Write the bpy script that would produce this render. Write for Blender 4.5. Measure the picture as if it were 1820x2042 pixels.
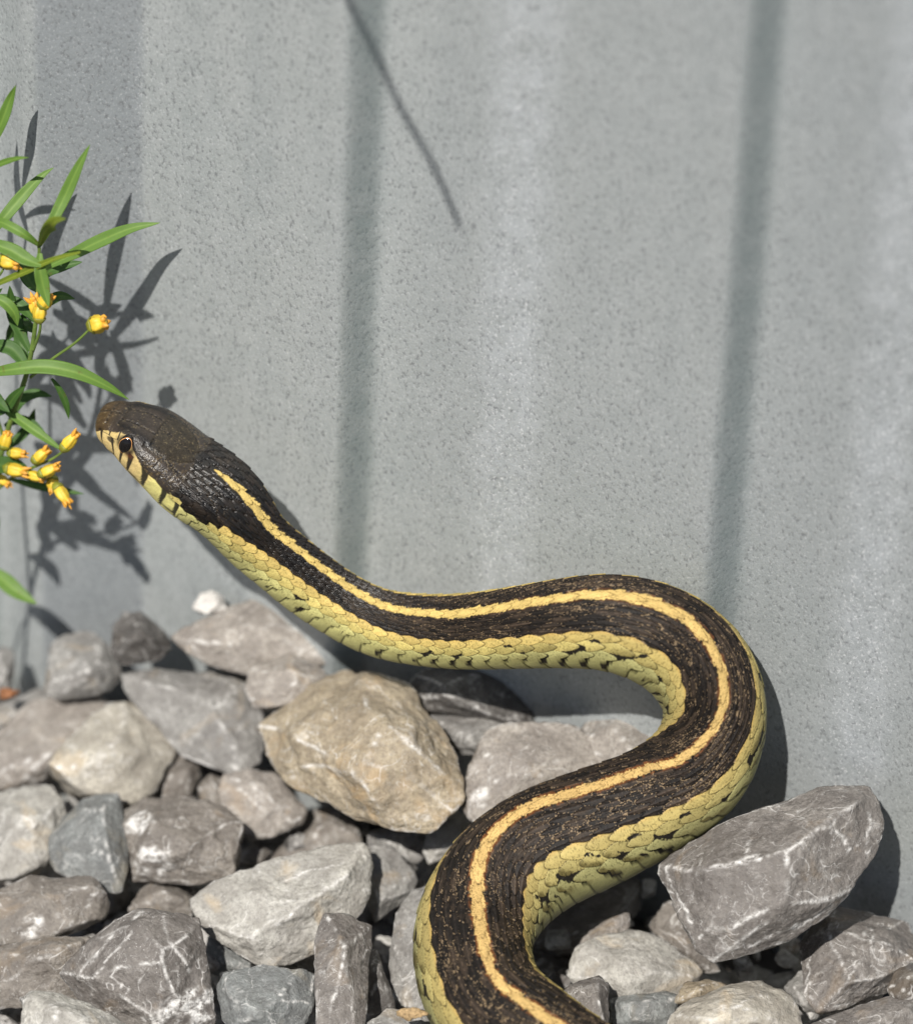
import bpy, bmesh, math
import numpy as np
from mathutils import Vector, Matrix

# ------------------------------------------------------------------ scene, camera, light
SC = bpy.context.scene
COL = SC.collection
for o in list(bpy.data.objects):
    bpy.data.objects.remove(o)

PITCH, ROLL = math.radians(40.0), math.radians(2.4)
FPX, DIST = 12750.0, 1.084            # focal length in picture units (picture = 1820 x 2042), metres to the snake
F = np.array([0.0, math.cos(PITCH), -math.sin(PITCH)])
R0 = np.array([1.0, 0.0, 0.0])
U0 = np.array([0.0, math.sin(PITCH), math.cos(PITCH)])
R = R0 * math.cos(ROLL) + U0 * math.sin(ROLL)
U = U0 * math.cos(ROLL) - R0 * math.sin(ROLL)
CAM = np.array([0.0, 0.0, 0.05]) - DIST * F

cam_data = bpy.data.cameras.new('camera')
cam = bpy.data.objects.new('camera', cam_data)
COL.objects.link(cam)
M = Matrix.Identity(4)
for i in range(3):
    M[i][0], M[i][1], M[i][2], M[i][3] = R[i], U[i], -F[i], CAM[i]
cam.matrix_world = M
cam_data.sensor_fit = 'VERTICAL'
cam_data.sensor_height = 24.0
cam_data.sensor_width = 24.0 * 912 / 1024
cam_data.lens = 24.0 * FPX / 2042.0
cam_data.clip_start = 0.02
cam_data.clip_end = 500.0
cam_data.dof.use_dof = True
cam_data.dof.focus_distance = 1.056
cam_data.dof.aperture_fstop = 7.2
cam_data.dof.aperture_blades = 0
SC.camera = cam

SUN = np.array([-0.375, -0.927, 1.314])
SUN /= np.linalg.norm(SUN)
world = bpy.data.worlds.new('World')
SC.world = world
world.use_nodes = True
wn = world.node_tree
wn.nodes.clear()
sky = wn.nodes.new('ShaderNodeTexSky')
sky.sky_type = 'NISHITA'
sky.sun_disc = False
sky.sun_elevation = math.asin(SUN[2])
sky.sun_rotation = math.atan2(SUN[0], SUN[1]) % (2 * math.pi)
bg = wn.nodes.new('ShaderNodeBackground')
bg.inputs['Strength'].default_value = 0.05
wo = wn.nodes.new('ShaderNodeOutputWorld')
wn.links.new(sky.outputs[0], bg.inputs[0])
wn.links.new(bg.outputs[0], wo.inputs[0])

sl = bpy.data.lights.new('sun', 'SUN')
sl.energy = 5.0
sl.angle = math.radians(0.53)
sl.color = (1.0, 0.955, 0.89)
sun = bpy.data.objects.new('sun', sl)
COL.objects.link(sun)
sun.rotation_euler = Vector(SUN).to_track_quat('Z', 'Y').to_euler()
sun.location = (-0.6, -0.5, 1.5)

SC.view_settings.view_transform = 'Standard'
SC.view_settings.look = 'None'
SC.view_settings.exposure = 0.10
SC.view_settings.gamma = 1.0
SC.view_settings.use_curve_mapping = False
SC.render.engine = 'CYCLES'
SC.cycles.use_denoising = True
SC.cycles.max_bounces = 6
SC.cycles.sample_clamp_indirect = 6.0

# ------------------------------------------------------------------ helpers
rng = np.random.default_rng(11)

def nrm(a):
    a = np.asarray(a, float)
    return a / np.maximum(np.linalg.norm(a, axis=-1, keepdims=True), 1e-12)

def ray(u, v):
    return F * FPX + R * (u - 910.0) - U * (v - 1021.0)

def on_plane(u, v, p0, n):
    d = ray(u, v)
    t = np.dot(np.asarray(p0) - CAM, n) / np.dot(d, n)
    return CAM + d * t

def on_z(u, v, z):
    return on_plane(u, v, (0, 0, z), np.array([0, 0, 1.0]))

def project(p):
    q = np.asarray(p) - CAM
    z = q @ F
    return 910 + FPX * (q @ R) / z, 1021 - FPX * (q @ U) / z

WB1, WB2 = on_z(100, 1290, 0), on_z(1800, 1860, 0)     # foot of the wall
WT = nrm(WB2 - WB1)                                      # along the wall, to the right
WN = nrm(np.cross(WT, [0, 0, 1.0]))                      # out of the wall, towards the camera
W0 = on_z(950, 1440, 0)
W0 = WB1 + WT * np.dot(W0 - WB1, WT)

def on_wall(u, v, d=0.0):
    return on_plane(u, v, W0 + WN * d, WN)

def wall_dist(p):
    return (np.asarray(p) - W0) @ WN

PX = DIST / FPX

def hash01(*a):
    h = np.zeros(np.broadcast(*a).shape) if len(a) > 1 else np.zeros(np.shape(a[0]))
    for k, x in enumerate(a):
        h = h + np.asarray(x, float) * (12.9898, 78.233, 37.719, 53.11)[k]
    return np.modf(np.abs(np.sin(h + 0.123) * 43758.5453))[0]

def _g(ix, iy, iz, seed):
    n = (ix * 374761393 + iy * 668265263 + iz * 2147483647 + seed * 1274126177) & 0xffffffff
    n = ((n ^ (n >> 13)) * 1274126177) & 0xffffffff
    n = (n ^ (n >> 16)) & 0xffffffff
    return n.astype(np.float64) / 2147483647.5 - 1.0

def noise3(p, seed=0):
    p = np.asarray(p, float)
    i = np.floor(p).astype(np.int64)
    f = p - i
    f = f * f * f * (f * (f * 6 - 15) + 10)
    x, y, z = i[..., 0], i[..., 1], i[..., 2]
    fx, fy, fz = f[..., 0], f[..., 1], f[..., 2]
    def lerp(a, b, t): return a + (b - a) * t
    c = lambda a, b, d: _g(x + a, y + b, z + d, seed)
    return lerp(lerp(lerp(c(0,0,0), c(1,0,0), fx), lerp(c(0,1,0), c(1,1,0), fx), fy),
                lerp(lerp(c(0,0,1), c(1,0,1), fx), lerp(c(0,1,1), c(1,1,1), fx), fy), fz)

def fbm(p, oct=4, seed=0, gain=0.5):
    a, s, t = 1.0, 0.0, 0.0
    p = np.asarray(p, float)
    for k in range(oct):
        s = s + a * noise3(p * (2.03 ** k) + 17.3 * k, seed + k)
        t += a
        a *= gain
    return s / t

def sstep(a, b, x):
    t = np.clip((x - a) / (b - a), 0, 1)
    return t * t * (3 - 2 * t)

def mesh_np(name, verts, faces, mat=None, smooth=True):
    """faces: one (n,3) or (n,4) int array, or a list of such arrays"""
    me = bpy.data.meshes.new(name)
    fl = faces if isinstance(faces, list) else [faces]
    fl = [np.asarray(f, np.int32) for f in fl if len(f)]
    loops = np.concatenate([f.ravel() for f in fl])
    tot = np.concatenate([np.full(len(f), f.shape[1], np.int32) for f in fl])
    start = np.concatenate([[0], np.cumsum(tot)[:-1]]).astype(np.int32)
    me.vertices.add(len(verts))
    me.vertices.foreach_set('co', np.asarray(verts, np.float32).ravel())
    me.loops.add(len(loops))
    me.loops.foreach_set('vertex_index', loops)
    me.polygons.add(len(tot))
    me.polygons.foreach_set('loop_start', start)
    me.polygons.foreach_set('loop_total', tot)
    me.polygons.foreach_set('use_smooth', np.full(len(tot), smooth))
    me.update(calc_edges=True)
    if mat:
        me.materials.append(mat)
    return me

def color_attr(me, name, rgb):
    a = me.attributes.new(name, 'FLOAT_COLOR', 'POINT')
    c = np.ones((len(me.vertices), 4), np.float32)
    c[:, :3] = rgb
    a.data.foreach_set('color', c.ravel())

def float_attr(me, name, val):
    a = me.attributes.new(name, 'FLOAT', 'POINT')
    a.data.foreach_set('value', np.asarray(val, np.float32).ravel())

def link(name, me, parent=None, loc=None):
    o = bpy.data.objects.new(name, me)
    COL.objects.link(o)
    if loc is not None:
        o.location = loc
    if parent is not None:
        o.parent = parent
    return o

def tag(o, label=None, cat=None, group=None, kind=None):
    if label: o['label'] = label
    if cat: o['category'] = cat
    if group: o['group'] = group
    if kind: o['kind'] = kind
    return o

class NT:
    """small node-tree writer"""
    def __init__(self, name):
        self.m = bpy.data.materials.new(name)
        self.m.use_nodes = True
        self.t = self.m.node_tree
        self.t.nodes.clear()
        self.out = self.t.nodes.new('ShaderNodeOutputMaterial')
    def n(self, typ, **kw):
        nd = self.t.nodes.new('ShaderNode' + typ)
        for k, v in kw.items():
            if k.startswith('i_'):
                key = k[2:].replace('_', ' ')
                s = nd.inputs[int(key)] if key.isdigit() else nd.inputs[key]
                self.put(s, v)
            else:
                setattr(nd, k, v)
        return nd
    def put(self, sock, v):
        if isinstance(v, bpy.types.NodeSocket):
            self.t.links.new(v, sock)
        elif isinstance(v, bpy.types.Node):
            self.t.links.new(v.outputs[0], sock)
        else:
            sock.default_value = v
    def math(self, op, a, b=0.0, clamp=False):
        nd = self.n('Math', operation=op, use_clamp=clamp)
        self.put(nd.inputs[0], a); self.put(nd.inputs[1], b)
        return nd.outputs[0]
    def mix(self, fac, a, b, blend='MIX'):
        nd = self.n('Mix', data_type='RGBA', blend_type=blend)
        self.put(nd.inputs[0], fac); self.put(nd.inputs[6], a); self.put(nd.inputs[7], b)
        return nd.outputs[2]
    def ramp(self, fac, stops):
        nd = self.n('ValToRGB')
        self.put(nd.inputs[0], fac)
        e = nd.color_ramp.elements
        while len(e) < len(stops): e.new(0.5)
        for el, (p, c) in zip(e, stops):
            el.position = p
            el.color = (c, c, c, 1) if isinstance(c, (int, float)) else (*c, 1)
        return nd.outputs[0]
    def noise(self, vec, scale, detail=3.0, rough=0.5, dist=0.0):
        nd = self.n('TexNoise')
        self.put(nd.inputs['Vector'], vec)
        nd.inputs['Scale'].default_value = scale
        nd.inputs['Detail'].default_value = detail
        nd.inputs['Roughness'].default_value = rough
        nd.inputs['Distortion'].default_value = dist
        return nd.outputs[0]
    def bsdf(self, **kw):
        b = self.n('BsdfPrincipled', **kw)
        self.t.links.new(b.outputs[0], self.out.inputs[0])
        return b
    def bump(self, h, strength, dist, normal=None):
        nd = self.n('Bump')
        self.put(nd.inputs['Height'], h)
        nd.inputs['Strength'].default_value = strength
        nd.inputs['Distance'].default_value = dist
        if normal is not None: self.put(nd.inputs['Normal'], normal)
        return nd.outputs[0]

# ------------------------------------------------------------------ materials
def mat_galvanised():
    w = NT('galvanised_steel')
    co = w.n('TexCoord').outputs['Object']
    mp = w.n('Mapping', i_Scale=(1.0, 1.0, 0.75), i_Rotation=(0, 0.5, 0))
    w.t.links.new(co, mp.inputs[0])
    v = mp.outputs[0]
    big = w.noise(co, 22, 4, 0.55)
    sv = w.n('Mapping', i_Scale=(1.0, 1.0, 0.07))
    w.t.links.new(co, sv.inputs[0])
    streak = w.noise(sv.outputs[0], 95, 4, 0.6)
    mid = w.noise(v, 260, 4, 0.6)
    fine = w.noise(v, 1450, 3, 0.65)
    fine2 = w.noise(v, 2300, 2, 0.6)
    crest_sheen = w.n('Attribute', attribute_name='crest_sheen').outputs['Fac']
    step_shade = w.n('Attribute', attribute_name='step_shade').outputs['Fac']
    slope_shade = w.n('Attribute', attribute_name='slope_shade').outputs['Fac']
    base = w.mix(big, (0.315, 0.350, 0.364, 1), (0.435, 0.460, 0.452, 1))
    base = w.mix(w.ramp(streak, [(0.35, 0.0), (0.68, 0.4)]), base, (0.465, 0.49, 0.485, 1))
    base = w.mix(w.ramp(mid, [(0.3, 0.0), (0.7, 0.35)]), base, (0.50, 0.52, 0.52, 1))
    base = w.mix(w.math('MULTIPLY', slope_shade, 0.66), base, (0.275, 0.30, 0.325, 1))  # slope shade painted into the zinc colour
    pits = w.math('MULTIPLY', w.ramp(fine, [(0.33, 1.0), (0.47, 0.0)]), w.math('ADD', 0.74, w.math('MULTIPLY', crest_sheen, 0.25)))
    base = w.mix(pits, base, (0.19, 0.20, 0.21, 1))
    base = w.mix(w.math('MULTIPLY', crest_sheen, w.ramp(mid, [(0.3, 0.08), (0.65, 0.46)])), base, (0.55, 0.585, 0.62, 1))  # bluish sheen painted along the crests
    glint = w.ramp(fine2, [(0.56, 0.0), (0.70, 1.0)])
    base = w.mix(w.math('MULTIPLY', glint, w.math('ADD', 0.28, w.math('MULTIPLY', crest_sheen, 0.35))), base, (0.80, 0.82, 0.84, 1))
    base = w.mix(w.math('MULTIPLY', step_shade, w.ramp(w.noise(co, 240, 4, 0.6), [(0.25, 0.25), (0.65, 0.52)])), base, (0.18, 0.235, 0.235, 1))  # shade of the rib steps painted into the colour
    # dirt flecks and a few chalky yellow spots
    vo = w.n('TexVoronoi', i_Scale=55.0)
    w.t.links.new(co, vo.inputs['Vector'])
    sep = w.n('SeparateColor')
    w.t.links.new(vo.outputs['Color'], sep.inputs[0])
    rare = w.math('GREATER_THAN', sep.outputs[0], 0.72)
    dot = w.math('MULTIPLY', w.math('LESS_THAN', vo.outputs['Distance'], 0.032), rare)
    dcol = w.mix(sep.outputs[1], (0.07, 0.06, 0.05, 1), (0.75, 0.62, 0.38, 1))
    base = w.mix(w.math('MULTIPLY', dot, 0.85), base, dcol)
    st = w.ramp(w.noise(co, 9, 3, 0.5), [(0.60, 0.0), (0.75, 0.5)])
    base = w.mix(st, base, (0.47, 0.48, 0.40, 1))
    h = w.math('ADD', w.math('MULTIPLY', fine, 0.7), w.math('MULTIPLY', mid, 0.6))
    nb = w.bump(h, 0.30, 0.0006)
    b = w.bsdf(i_Base_Color=base, i_Metallic=0.22, i_Roughness=w.ramp(mid, [(0.2, 0.42), (0.8, 0.62)]), i_Normal=nb)
    return w.m

def mat_rock():
    w = NT('crushed_limestone')
    co = w.n('TexCoord').outputs['Object']
    oi = w.n('ObjectInfo')
    off = w.n('VectorMath', operation='ADD')
    w.t.links.new(co, off.inputs[0])
    sc = w.n('VectorMath', operation='SCALE')
    sc.inputs[0].default_value = (3.1, 1.7, 2.3)
    w.t.links.new(oi.outputs['Random'], sc.inputs['Scale'])
    w.t.links.new(sc.outputs[0], off.inputs[1])
    v = off.outputs[0]
    tint = w.n('Attribute', attribute_name='tint').outputs['Color']
    ridge = w.n('Attribute', attribute_name='ridge').outputs['Fac']
    big = w.noise(v, 70, 4, 0.6, 0.6)
    mid = w.noise(v, 260, 5, 0.65, 0.4)
    fine = w.noise(v, 1500, 3, 0.7)
    c = w.mix(w.ramp(big, [(0.3, 0.0), (0.7, 1.0)]), w.mix(1.0, tint, (0.72, 0.70, 0.69, 1), 'MULTIPLY'),
              w.mix(1.0, tint, (1.22, 1.20, 1.16, 1), 'MULTIPLY'))
    c = w.mix(w.ramp(mid, [(0.40, 0.6), (0.58, 0.0)]), c, w.mix(1.0, tint, (0.50, 0.47, 0.45, 1), 'MULTIPLY'))
    c = w.mix(w.ramp(fine, [(0.36, 0.6), (0.56, 0.0)]), c, w.mix(1.0, tint, (0.42, 0.40, 0.39, 1), 'MULTIPLY'))
    # rusty clay film
    rust = w.ramp(w.noise(v, 95, 3, 0.6, 0.8), [(0.58, 0.0), (0.72, 0.45)])
    c = w.mix(rust, c, w.mix(1.0, tint, (1.25, 0.98, 0.66, 1), 'MULTIPLY'))
    # chalky smears, calcite veins and scuffed arrises
    sm = w.math('MULTIPLY', w.ramp(w.noise(v, 330, 6, 0.72, 0.8), [(0.56, 0.0), (0.66, 1.0)]), w.ramp(big, [(0.45, 0.0), (0.62, 1.0)]))
    ve = w.math('ABSOLUTE', w.math('SUBTRACT', w.noise(v, 85, 2, 0.5, 1.6), 0.5))
    ve = w.math('MULTIPLY', w.ramp(ve, [(0.0, 1.0), (0.010, 0.0)]), w.ramp(mid, [(0.45, 0.0), (0.6, 1.0)]))
    ve2 = w.math('ABSOLUTE', w.math('SUBTRACT', w.noise(v, 190, 3, 0.55, 2.2), 0.5))
    ve2 = w.math('MULTIPLY', w.ramp(ve2, [(0.0, 0.8), (0.012, 0.0)]), w.ramp(w.noise(v, 320, 3, 0.6), [(0.48, 0.0), (0.62, 1.0)]))
    rg = w.math('MULTIPLY', ridge, w.ramp(w.noise(v, 900, 4, 0.75), [(0.36, 0.0), (0.56, 1.0)]))
    wh = w.math('MAXIMUM', w.math('MAXIMUM', w.math('MULTIPLY', sm, 0.36), w.math('MULTIPLY', ve, 0.55)), w.math('MAXIMUM', rg, w.math('MULTIPLY', ve2, 0.4)))
    c = w.mix(wh, c, (0.80, 0.785, 0.76, 1))
    sp = w.ramp(w.noise(v, 3200, 1, 0.5), [(0.67, 0.0), (0.76, 0.6)])
    sp = w.math('MULTIPLY', sp, w.ramp(w.noise(v, 210, 3, 0.6), [(0.46, 0.0), (0.62, 1.0)]))
    c = w.mix(sp, c, (0.72, 0.71, 0.69, 1))
    h = w.math('ADD', w.math('MULTIPLY', mid, 1.0), w.math('MULTIPLY', fine, 0.35))
    h = w.math('ADD', h, w.math('MULTIPLY', big, 1.2))
    nb = w.bump(h, 0.62, 0.0011)
    w.bsdf(i_Base_Color=c, i_Roughness=w.ramp(fine, [(0.3, 0.5), (0.7, 0.8)]), i_Normal=nb)
    return w.m

def mat_skin():
    w = NT('snake_skin')
    co = w.n('TexCoord').outputs['Object']
    col = w.n('Attribute', attribute_name='skin').outputs['Color']
    gl = w.n('Attribute', attribute_name='gloss').outputs['Fac']
    f = w.noise(co, 4200, 3, 0.6)
    c = w.mix(w.ramp(f, [(0.3, 0.35), (0.55, 0.0)]), col, w.mix(1.0, col, (0.5, 0.45, 0.4, 1), 'MULTIPLY'))
    nb = w.bump(w.math('ADD', f, w.noise(co, 1700, 2, 0.5)), 0.35, 0.00025)
    b = w.bsdf(i_Base_Color=c, i_Roughness=w.math('SUBTRACT', 0.68, w.math('MULTIPLY', gl, 0.40)), i_Normal=nb)
    w.put(b.inputs['Specular IOR Level'], w.math('ADD', 0.06, w.math('MULTIPLY', w.math('POWER', gl, 2.0), 0.50)))
    return w.m

def mat_plain(name, col, rough=0.5, var=0.25, scale=300.0, sub=0.0, spec=0.5):
    w = NT(name)
    co = w.n('TexCoord').outputs['Object']
    f = w.noise(co, scale, 4, 0.6)
    lo = tuple(x * (1 - var) for x in col) + (1,)
    hi = tuple(min(1, x * (1 + var)) for x in col) + (1,)
    c = w.mix(w.ramp(f, [(0.3, 0.0), (0.7, 1.0)]), lo, hi)
    b = w.bsdf(i_Base_Color=c, i_Roughness=rough, i_Normal=w.bump(f, 0.3, 0.0003))
    b.inputs['Specular IOR Level'].default_value = spec
    return w.m

def mat_leaf(name, c1, c2):
    w = NT(name)
    co = w.n('TexCoord').outputs['Object']
    f = w.noise(co, 180, 4, 0.6)
    mid = w.n('Attribute', attribute_name='midrib').outputs['Fac']
    c = w.mix(f, (*c1, 1), (*c2, 1))
    c = w.mix(w.math('MULTIPLY', mid, 0.45), c, (c2[0] * 1.7, c2[1] * 1.45, c2[2] * 1.5, 1))
    sp = w.ramp(w.noise(co, 700, 3, 0.6), [(0.62, 0.0), (0.72, 0.6)])
    c = w.mix(sp, c, (0.16, 0.13, 0.03, 1))
    d = w.n('BsdfPrincipled', i_Base_Color=c, i_Roughness=0.55, i_Normal=w.bump(w.noise(co, 900, 3, 0.6), 0.25, 0.0002))
    tr = w.n('BsdfTranslucent', i_Color=w.mix(1.0, c, (1.5, 1.5, 0.6, 1), 'MULTIPLY'))
    ms = w.n('MixShader', i_0=0.35)
    w.t.links.new(d.outputs[0], ms.inputs[1]); w.t.links.new(tr.outputs[0], ms.inputs[2])
    w.t.links.new(ms.outputs[0], w.out.inputs[0])
    return w.m

M_WALL, M_ROCK, M_SKIN = mat_galvanised(), mat_rock(), mat_skin()
M_SOIL = mat_plain('stone_dust_soil', (0.075, 0.066, 0.058), 0.9, 0.45, 220)
M_LEAF = mat_leaf('fresh_leaf', (0.11, 0.215, 0.030), (0.17, 0.30, 0.055))
M_LEAFY = mat_leaf('yellowish_leaf', (0.16, 0.24, 0.02), (0.24, 0.30, 0.035))
M_LEAFD = mat_leaf('deep_green_leaf', (0.045, 0.12, 0.02), (0.085, 0.18, 0.035))
M_STEM = mat_plain('green_stem', (0.13, 0.20, 0.04), 0.5, 0.3, 500)
M_BUD = mat_plain('yellow_petal', (0.66, 0.46, 0.035), 0.5, 0.2, 900)
M_TIP = mat_plain('orange_petal', (0.66, 0.32, 0.035), 0.5, 0.25, 900)
M_CALYX = mat_plain('olive_calyx', (0.20, 0.21, 0.02), 0.5, 0.25, 900)

# ------------------------------------------------------------------ ground and wall
def grid_faces(nr, nc, wrap=False):
    r = np.arange(nr - 1)[:, None]
    c = np.arange(nc if wrap else nc - 1)[None, :]
    c2 = (c + 1) % nc
    return np.stack([r * nc + c, r * nc + c2, (r + 1) * nc + c2, (r + 1) * nc + c], -1).reshape(-1, 4)

def build_ground():
    xs = np.concatenate([-np.geomspace(120, 0.7, 14), np.linspace(-0.6, 0.6, 200), np.geomspace(0.7, 120, 14)])
    ys = np.concatenate([-np.geomspace(120, 0.7, 14), np.linspace(-0.6, 0.35, 160), np.geomspace(0.4, 120, 14)])
    X, Y = np.meshgrid(xs, ys)
    P = np.stack([X, Y, np.zeros_like(X)], -1)
    near = np.exp(-((X / 0.5) ** 2 + (Y / 0.5) ** 2))
    P[..., 2] = -0.019 + near * 0.004 * fbm(P * 90, 4, 3)
    me = mesh_np('ground', P.reshape(-1, 3), grid_faces(len(ys), len(xs)), M_SOIL)
    tag(link('ground', me), 'dark stone dust and soil under the crushed stones', kind='structure')

# profile of the sheet: u = picture column of the crease at mid height, h = millimetres towards the camera
PROF_U = [-65, -20, 45, 72, 236, 254, 664, 682, 722, 740, 960, 977, 1025, 1043, 1432, 1452, 1494, 1514, 1735, 1752, 1800, 1818, 2204, 2224, 2266, 2290]
PROF_H = [-5.2, -5.0, -1.0, -0.6, -7.2, -7.2, 0.0, 0.2, -5.2, -5.4, -3.4, -3.4, -4.3, -4.2, 0.0, 0.2, -5.0, -5.2, -3.2, -3.2, -4.1, -4.0, 0.0, 0.2, -5.0, -5.2]

def build_wall():
    w_of = lambda u: (on_wall(u, 560) - W0) @ WT
    pw = np.array([w_of(u) for u in PROF_U]); ph = np.array(PROF_H) * 1.0e-3
    per = w_of(1525) - w_of(750)
    fine = np.arange(pw[0], pw[-1], 0.0006)
    left = np.arange(-1.6, pw[0], 0.004)
    right = np.arange(pw[-1] + 0.0005, 1.6, 0.004)
    def h(w):
        lo = pw[8] + np.mod(w - pw[8], per)
        inside = (w >= pw[0]) & (w <= pw[-1])
        return np.interp(np.where(inside, w, lo), pw, ph)
    ws = np.concatenate([left, fine, right])
    k = np.arange(-8, 9) * 0.0003
    hh = sum(h(ws + d) * math.exp(-(d / 0.0009) ** 2) for d in k) / sum(math.exp(-(d / 0.0009) ** 2) for d in k)
    zs = np.concatenate([[-0.12, -0.06], np.linspace(-0.03, 0.26, 60), np.linspace(0.3, 1.9, 20)])
    Wg, Z = np.meshgrid(ws, zs)
    dent = 0.0006 * fbm(np.stack([Wg * 14, Z * 6, Wg * 0], -1), 3, 8)
    H = hh[None, :] + dent
    P = W0[None, None, :] * np.array([1, 1, 0]) + Wg[..., None] * WT + H[..., None] * WN
    P[..., 2] += Z
    nv = P.shape[0] * P.shape[1]
    Q = P - 0.0012 * WN
    f1 = grid_faces(len(zs), len(ws))
    V = np.concatenate([P.reshape(-1, 3), Q.reshape(-1, 3)])
    nz, nw = len(zs), len(ws)
    top = np.arange(nw - 1) + (nz - 1) * nw
    capt = np.stack([top, top + 1, top + 1 + nv, top + nv], -1)
    me = mesh_np('corrugated_wall', V, [f1, f1[:, ::-1] + nv, capt], M_WALL)
    # painted light: sheen along the crests, slope shade on steps, left band and right
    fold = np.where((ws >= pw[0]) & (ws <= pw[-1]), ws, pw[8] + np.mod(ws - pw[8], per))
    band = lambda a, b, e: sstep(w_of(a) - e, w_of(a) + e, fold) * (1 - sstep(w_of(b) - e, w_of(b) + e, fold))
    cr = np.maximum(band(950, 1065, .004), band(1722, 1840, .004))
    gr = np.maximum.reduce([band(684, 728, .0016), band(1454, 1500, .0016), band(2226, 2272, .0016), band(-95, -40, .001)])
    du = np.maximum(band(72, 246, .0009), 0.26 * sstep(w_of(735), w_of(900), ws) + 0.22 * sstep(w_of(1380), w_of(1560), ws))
    for nm, a in (('crest_sheen', cr), ('step_shade', gr), ('slope_shade', du)):
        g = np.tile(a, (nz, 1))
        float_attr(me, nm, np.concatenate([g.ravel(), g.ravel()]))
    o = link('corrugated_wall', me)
    tag(o, 'weathered grey galvanised steel sheet wall with shallow upright ribs behind the snake', 'wall')

build_ground()
build_wall()
# ------------------------------------------------------------------ snake
# spine stations: picture u, v, mode ('d' metres off the wall, 'z' height), value, radius in picture units, turn of the back
SPINE = [
    (199.0, 842.0, 'd', 0.0200, 8.0, 40),
    (210.4, 842.7, 'd', 0.0200, 36.6, 40),
    (227.4, 844.8, 'd', 0.0200, 46.1, 40),
    (243.8, 851.0, 'd', 0.0200, 52.4, 40),
    (265.9, 859.7, 'd', 0.0199, 60.9, 40),
    (304.7, 883.5, 'd', 0.0198, 73.3, 40),
    (349.1, 921.1, 'd', 0.0196, 76.8, 39),
    (386.1, 955.7, 'd', 0.0193, 81.9, 37),
    (431.7, 982.3, 'd', 0.0190, 78.8, 35),
    (471.6, 1024.9, 'd', 0.0186, 74.0, 33),
    (509.2, 1077.0, 'd', 0.0180, 68.2, 32),
    (556.8, 1116.5, 'd', 0.0173, 66.6, 32),
    (606.7, 1158.1, 'd', 0.0166, 67.9, 33),
    (680.3, 1208.5, 'd', 0.0156, 66.5, 34),
    (766.1, 1246.6, 'd', 0.0145, 68.9, 34),
    (894.9, 1259.8, 'd', 0.0131, 73.9, 34),
    (1005.0, 1254.5, 'd', 0.0132, 79.5, 33),
    (1109.9, 1245.0, 'd', 0.0130, 87.2, 33),
    (1207.2, 1241.7, 'd', 0.0120, 95.0, 33),
    (1289.4, 1259.8, 'd', 0.0106, 100.7, 32),
    (1352.2, 1291.9, 'd', 0.0090, 102.9, 29),
    (1400.2, 1339.9, 'd', 0.0087, 103.0, 22),
    (1425.2, 1404.0, 'd', 0.0094, 100.3, 5),
    (1420.1, 1470.9, 'd', 0.0114, 102.1, -10),
    (1383.0, 1540.8, 'd', 0.0142, 107.0, -27),
    (1300.9, 1601.5, 'z', 0.0283, 110.1, -39),
    (1188.8, 1653.9, 'z', 0.0232, 121.2, -42),
    (1072.2, 1705.6, 'z', 0.0186, 126.0, -44),
    (994.2, 1767.0, 'z', 0.0153, 123.5, -36),
    (947.4, 1846.9, 'z', 0.0128, 117.7, -14),
    (945.1, 1931.8, 'z', 0.0118, 115.7, 5),
    (978.2, 2009.7, 'z', 0.0115, 116.8, 20),
    (1050.0, 2075.0, 'z', 0.0113, 119.0, 28),
    (1140.0, 2140.0, 'z', 0.0110, 117.0, 34),
    (1280.0, 2220.0, 'z', 0.0108, 112.0, 40),
    (1480.0, 2290.0, 'z', 0.0100, 104.0, 44),
    (1750.0, 2340.0, 'z', 0.0085, 90.0, 45),
    (2050.0, 2350.0, 'z', 0.0070, 72.0, 45),
    (2350.0, 2310.0, 'z', 0.0052, 52.0, 45),
    (2650.0, 2300.0, 'z', 0.0035, 34.0, 45),
    (2950.0, 2360.0, 'z', 0.0020, 14.0, 45),
    (3050.0, 2390.0, 'z', 0.0012, 4.0, 45)]

def catmull(P, per):
    """spline through the rows of P"""
    P = np.asarray(P, float)
    A = np.vstack([2 * P[0] - P[1], P, 2 * P[-1] - P[-2]])
    out = []
    for i in range(1, len(A) - 2):
        t = np.linspace(0, 1, per, endpoint=False)[:, None]
        p0, p1, p2, p3 = A[i - 1], A[i], A[i + 1], A[i + 2]
        out.append(0.5 * ((2 * p1) + (-p0 + p2) * t + (2 * p0 - 5 * p1 + 4 * p2 - p3) * t ** 2 + (-p0 + 3 * p1 - 3 * p2 + p3) * t ** 3))
    out.append(P[-1:])
    return np.vstack(out)

# turn of the back towards the upper or outer edge of the body (millimetres from the snout, degrees)
BACK = np.array([(0.0, 40.0), (14.0, 40.0), (22.0, 39.2), (24.6, 36.0), (31.6, 33.6), (41.8, 37.5), (48.4, 38.6), (55.0, 36.0), (60.0, 33.1), (68.0, 27.8), (72.8, 27.9), (82.4, 30.0), (92.8, 33.1), (101.0, 34.0), (107.0, 37.0), (111.6, 33.5), (117.0, 28.0), (121.2, 16.5), (125.4, 5.9), (130.0, -8.4), (134.8, -22.2), (140.8, -32.0), (150.8, -41.1), (160.2, -44.6), (168.0, -48.3), (174.8, -42.9), (179.6, -34.6), (184.0, -20.2), (188.4, -7.0), (192.8, 7.1), (201.4, 20.0), (211.8, 24.3), (228, 32), (250, 42), (400, 45)])

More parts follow.
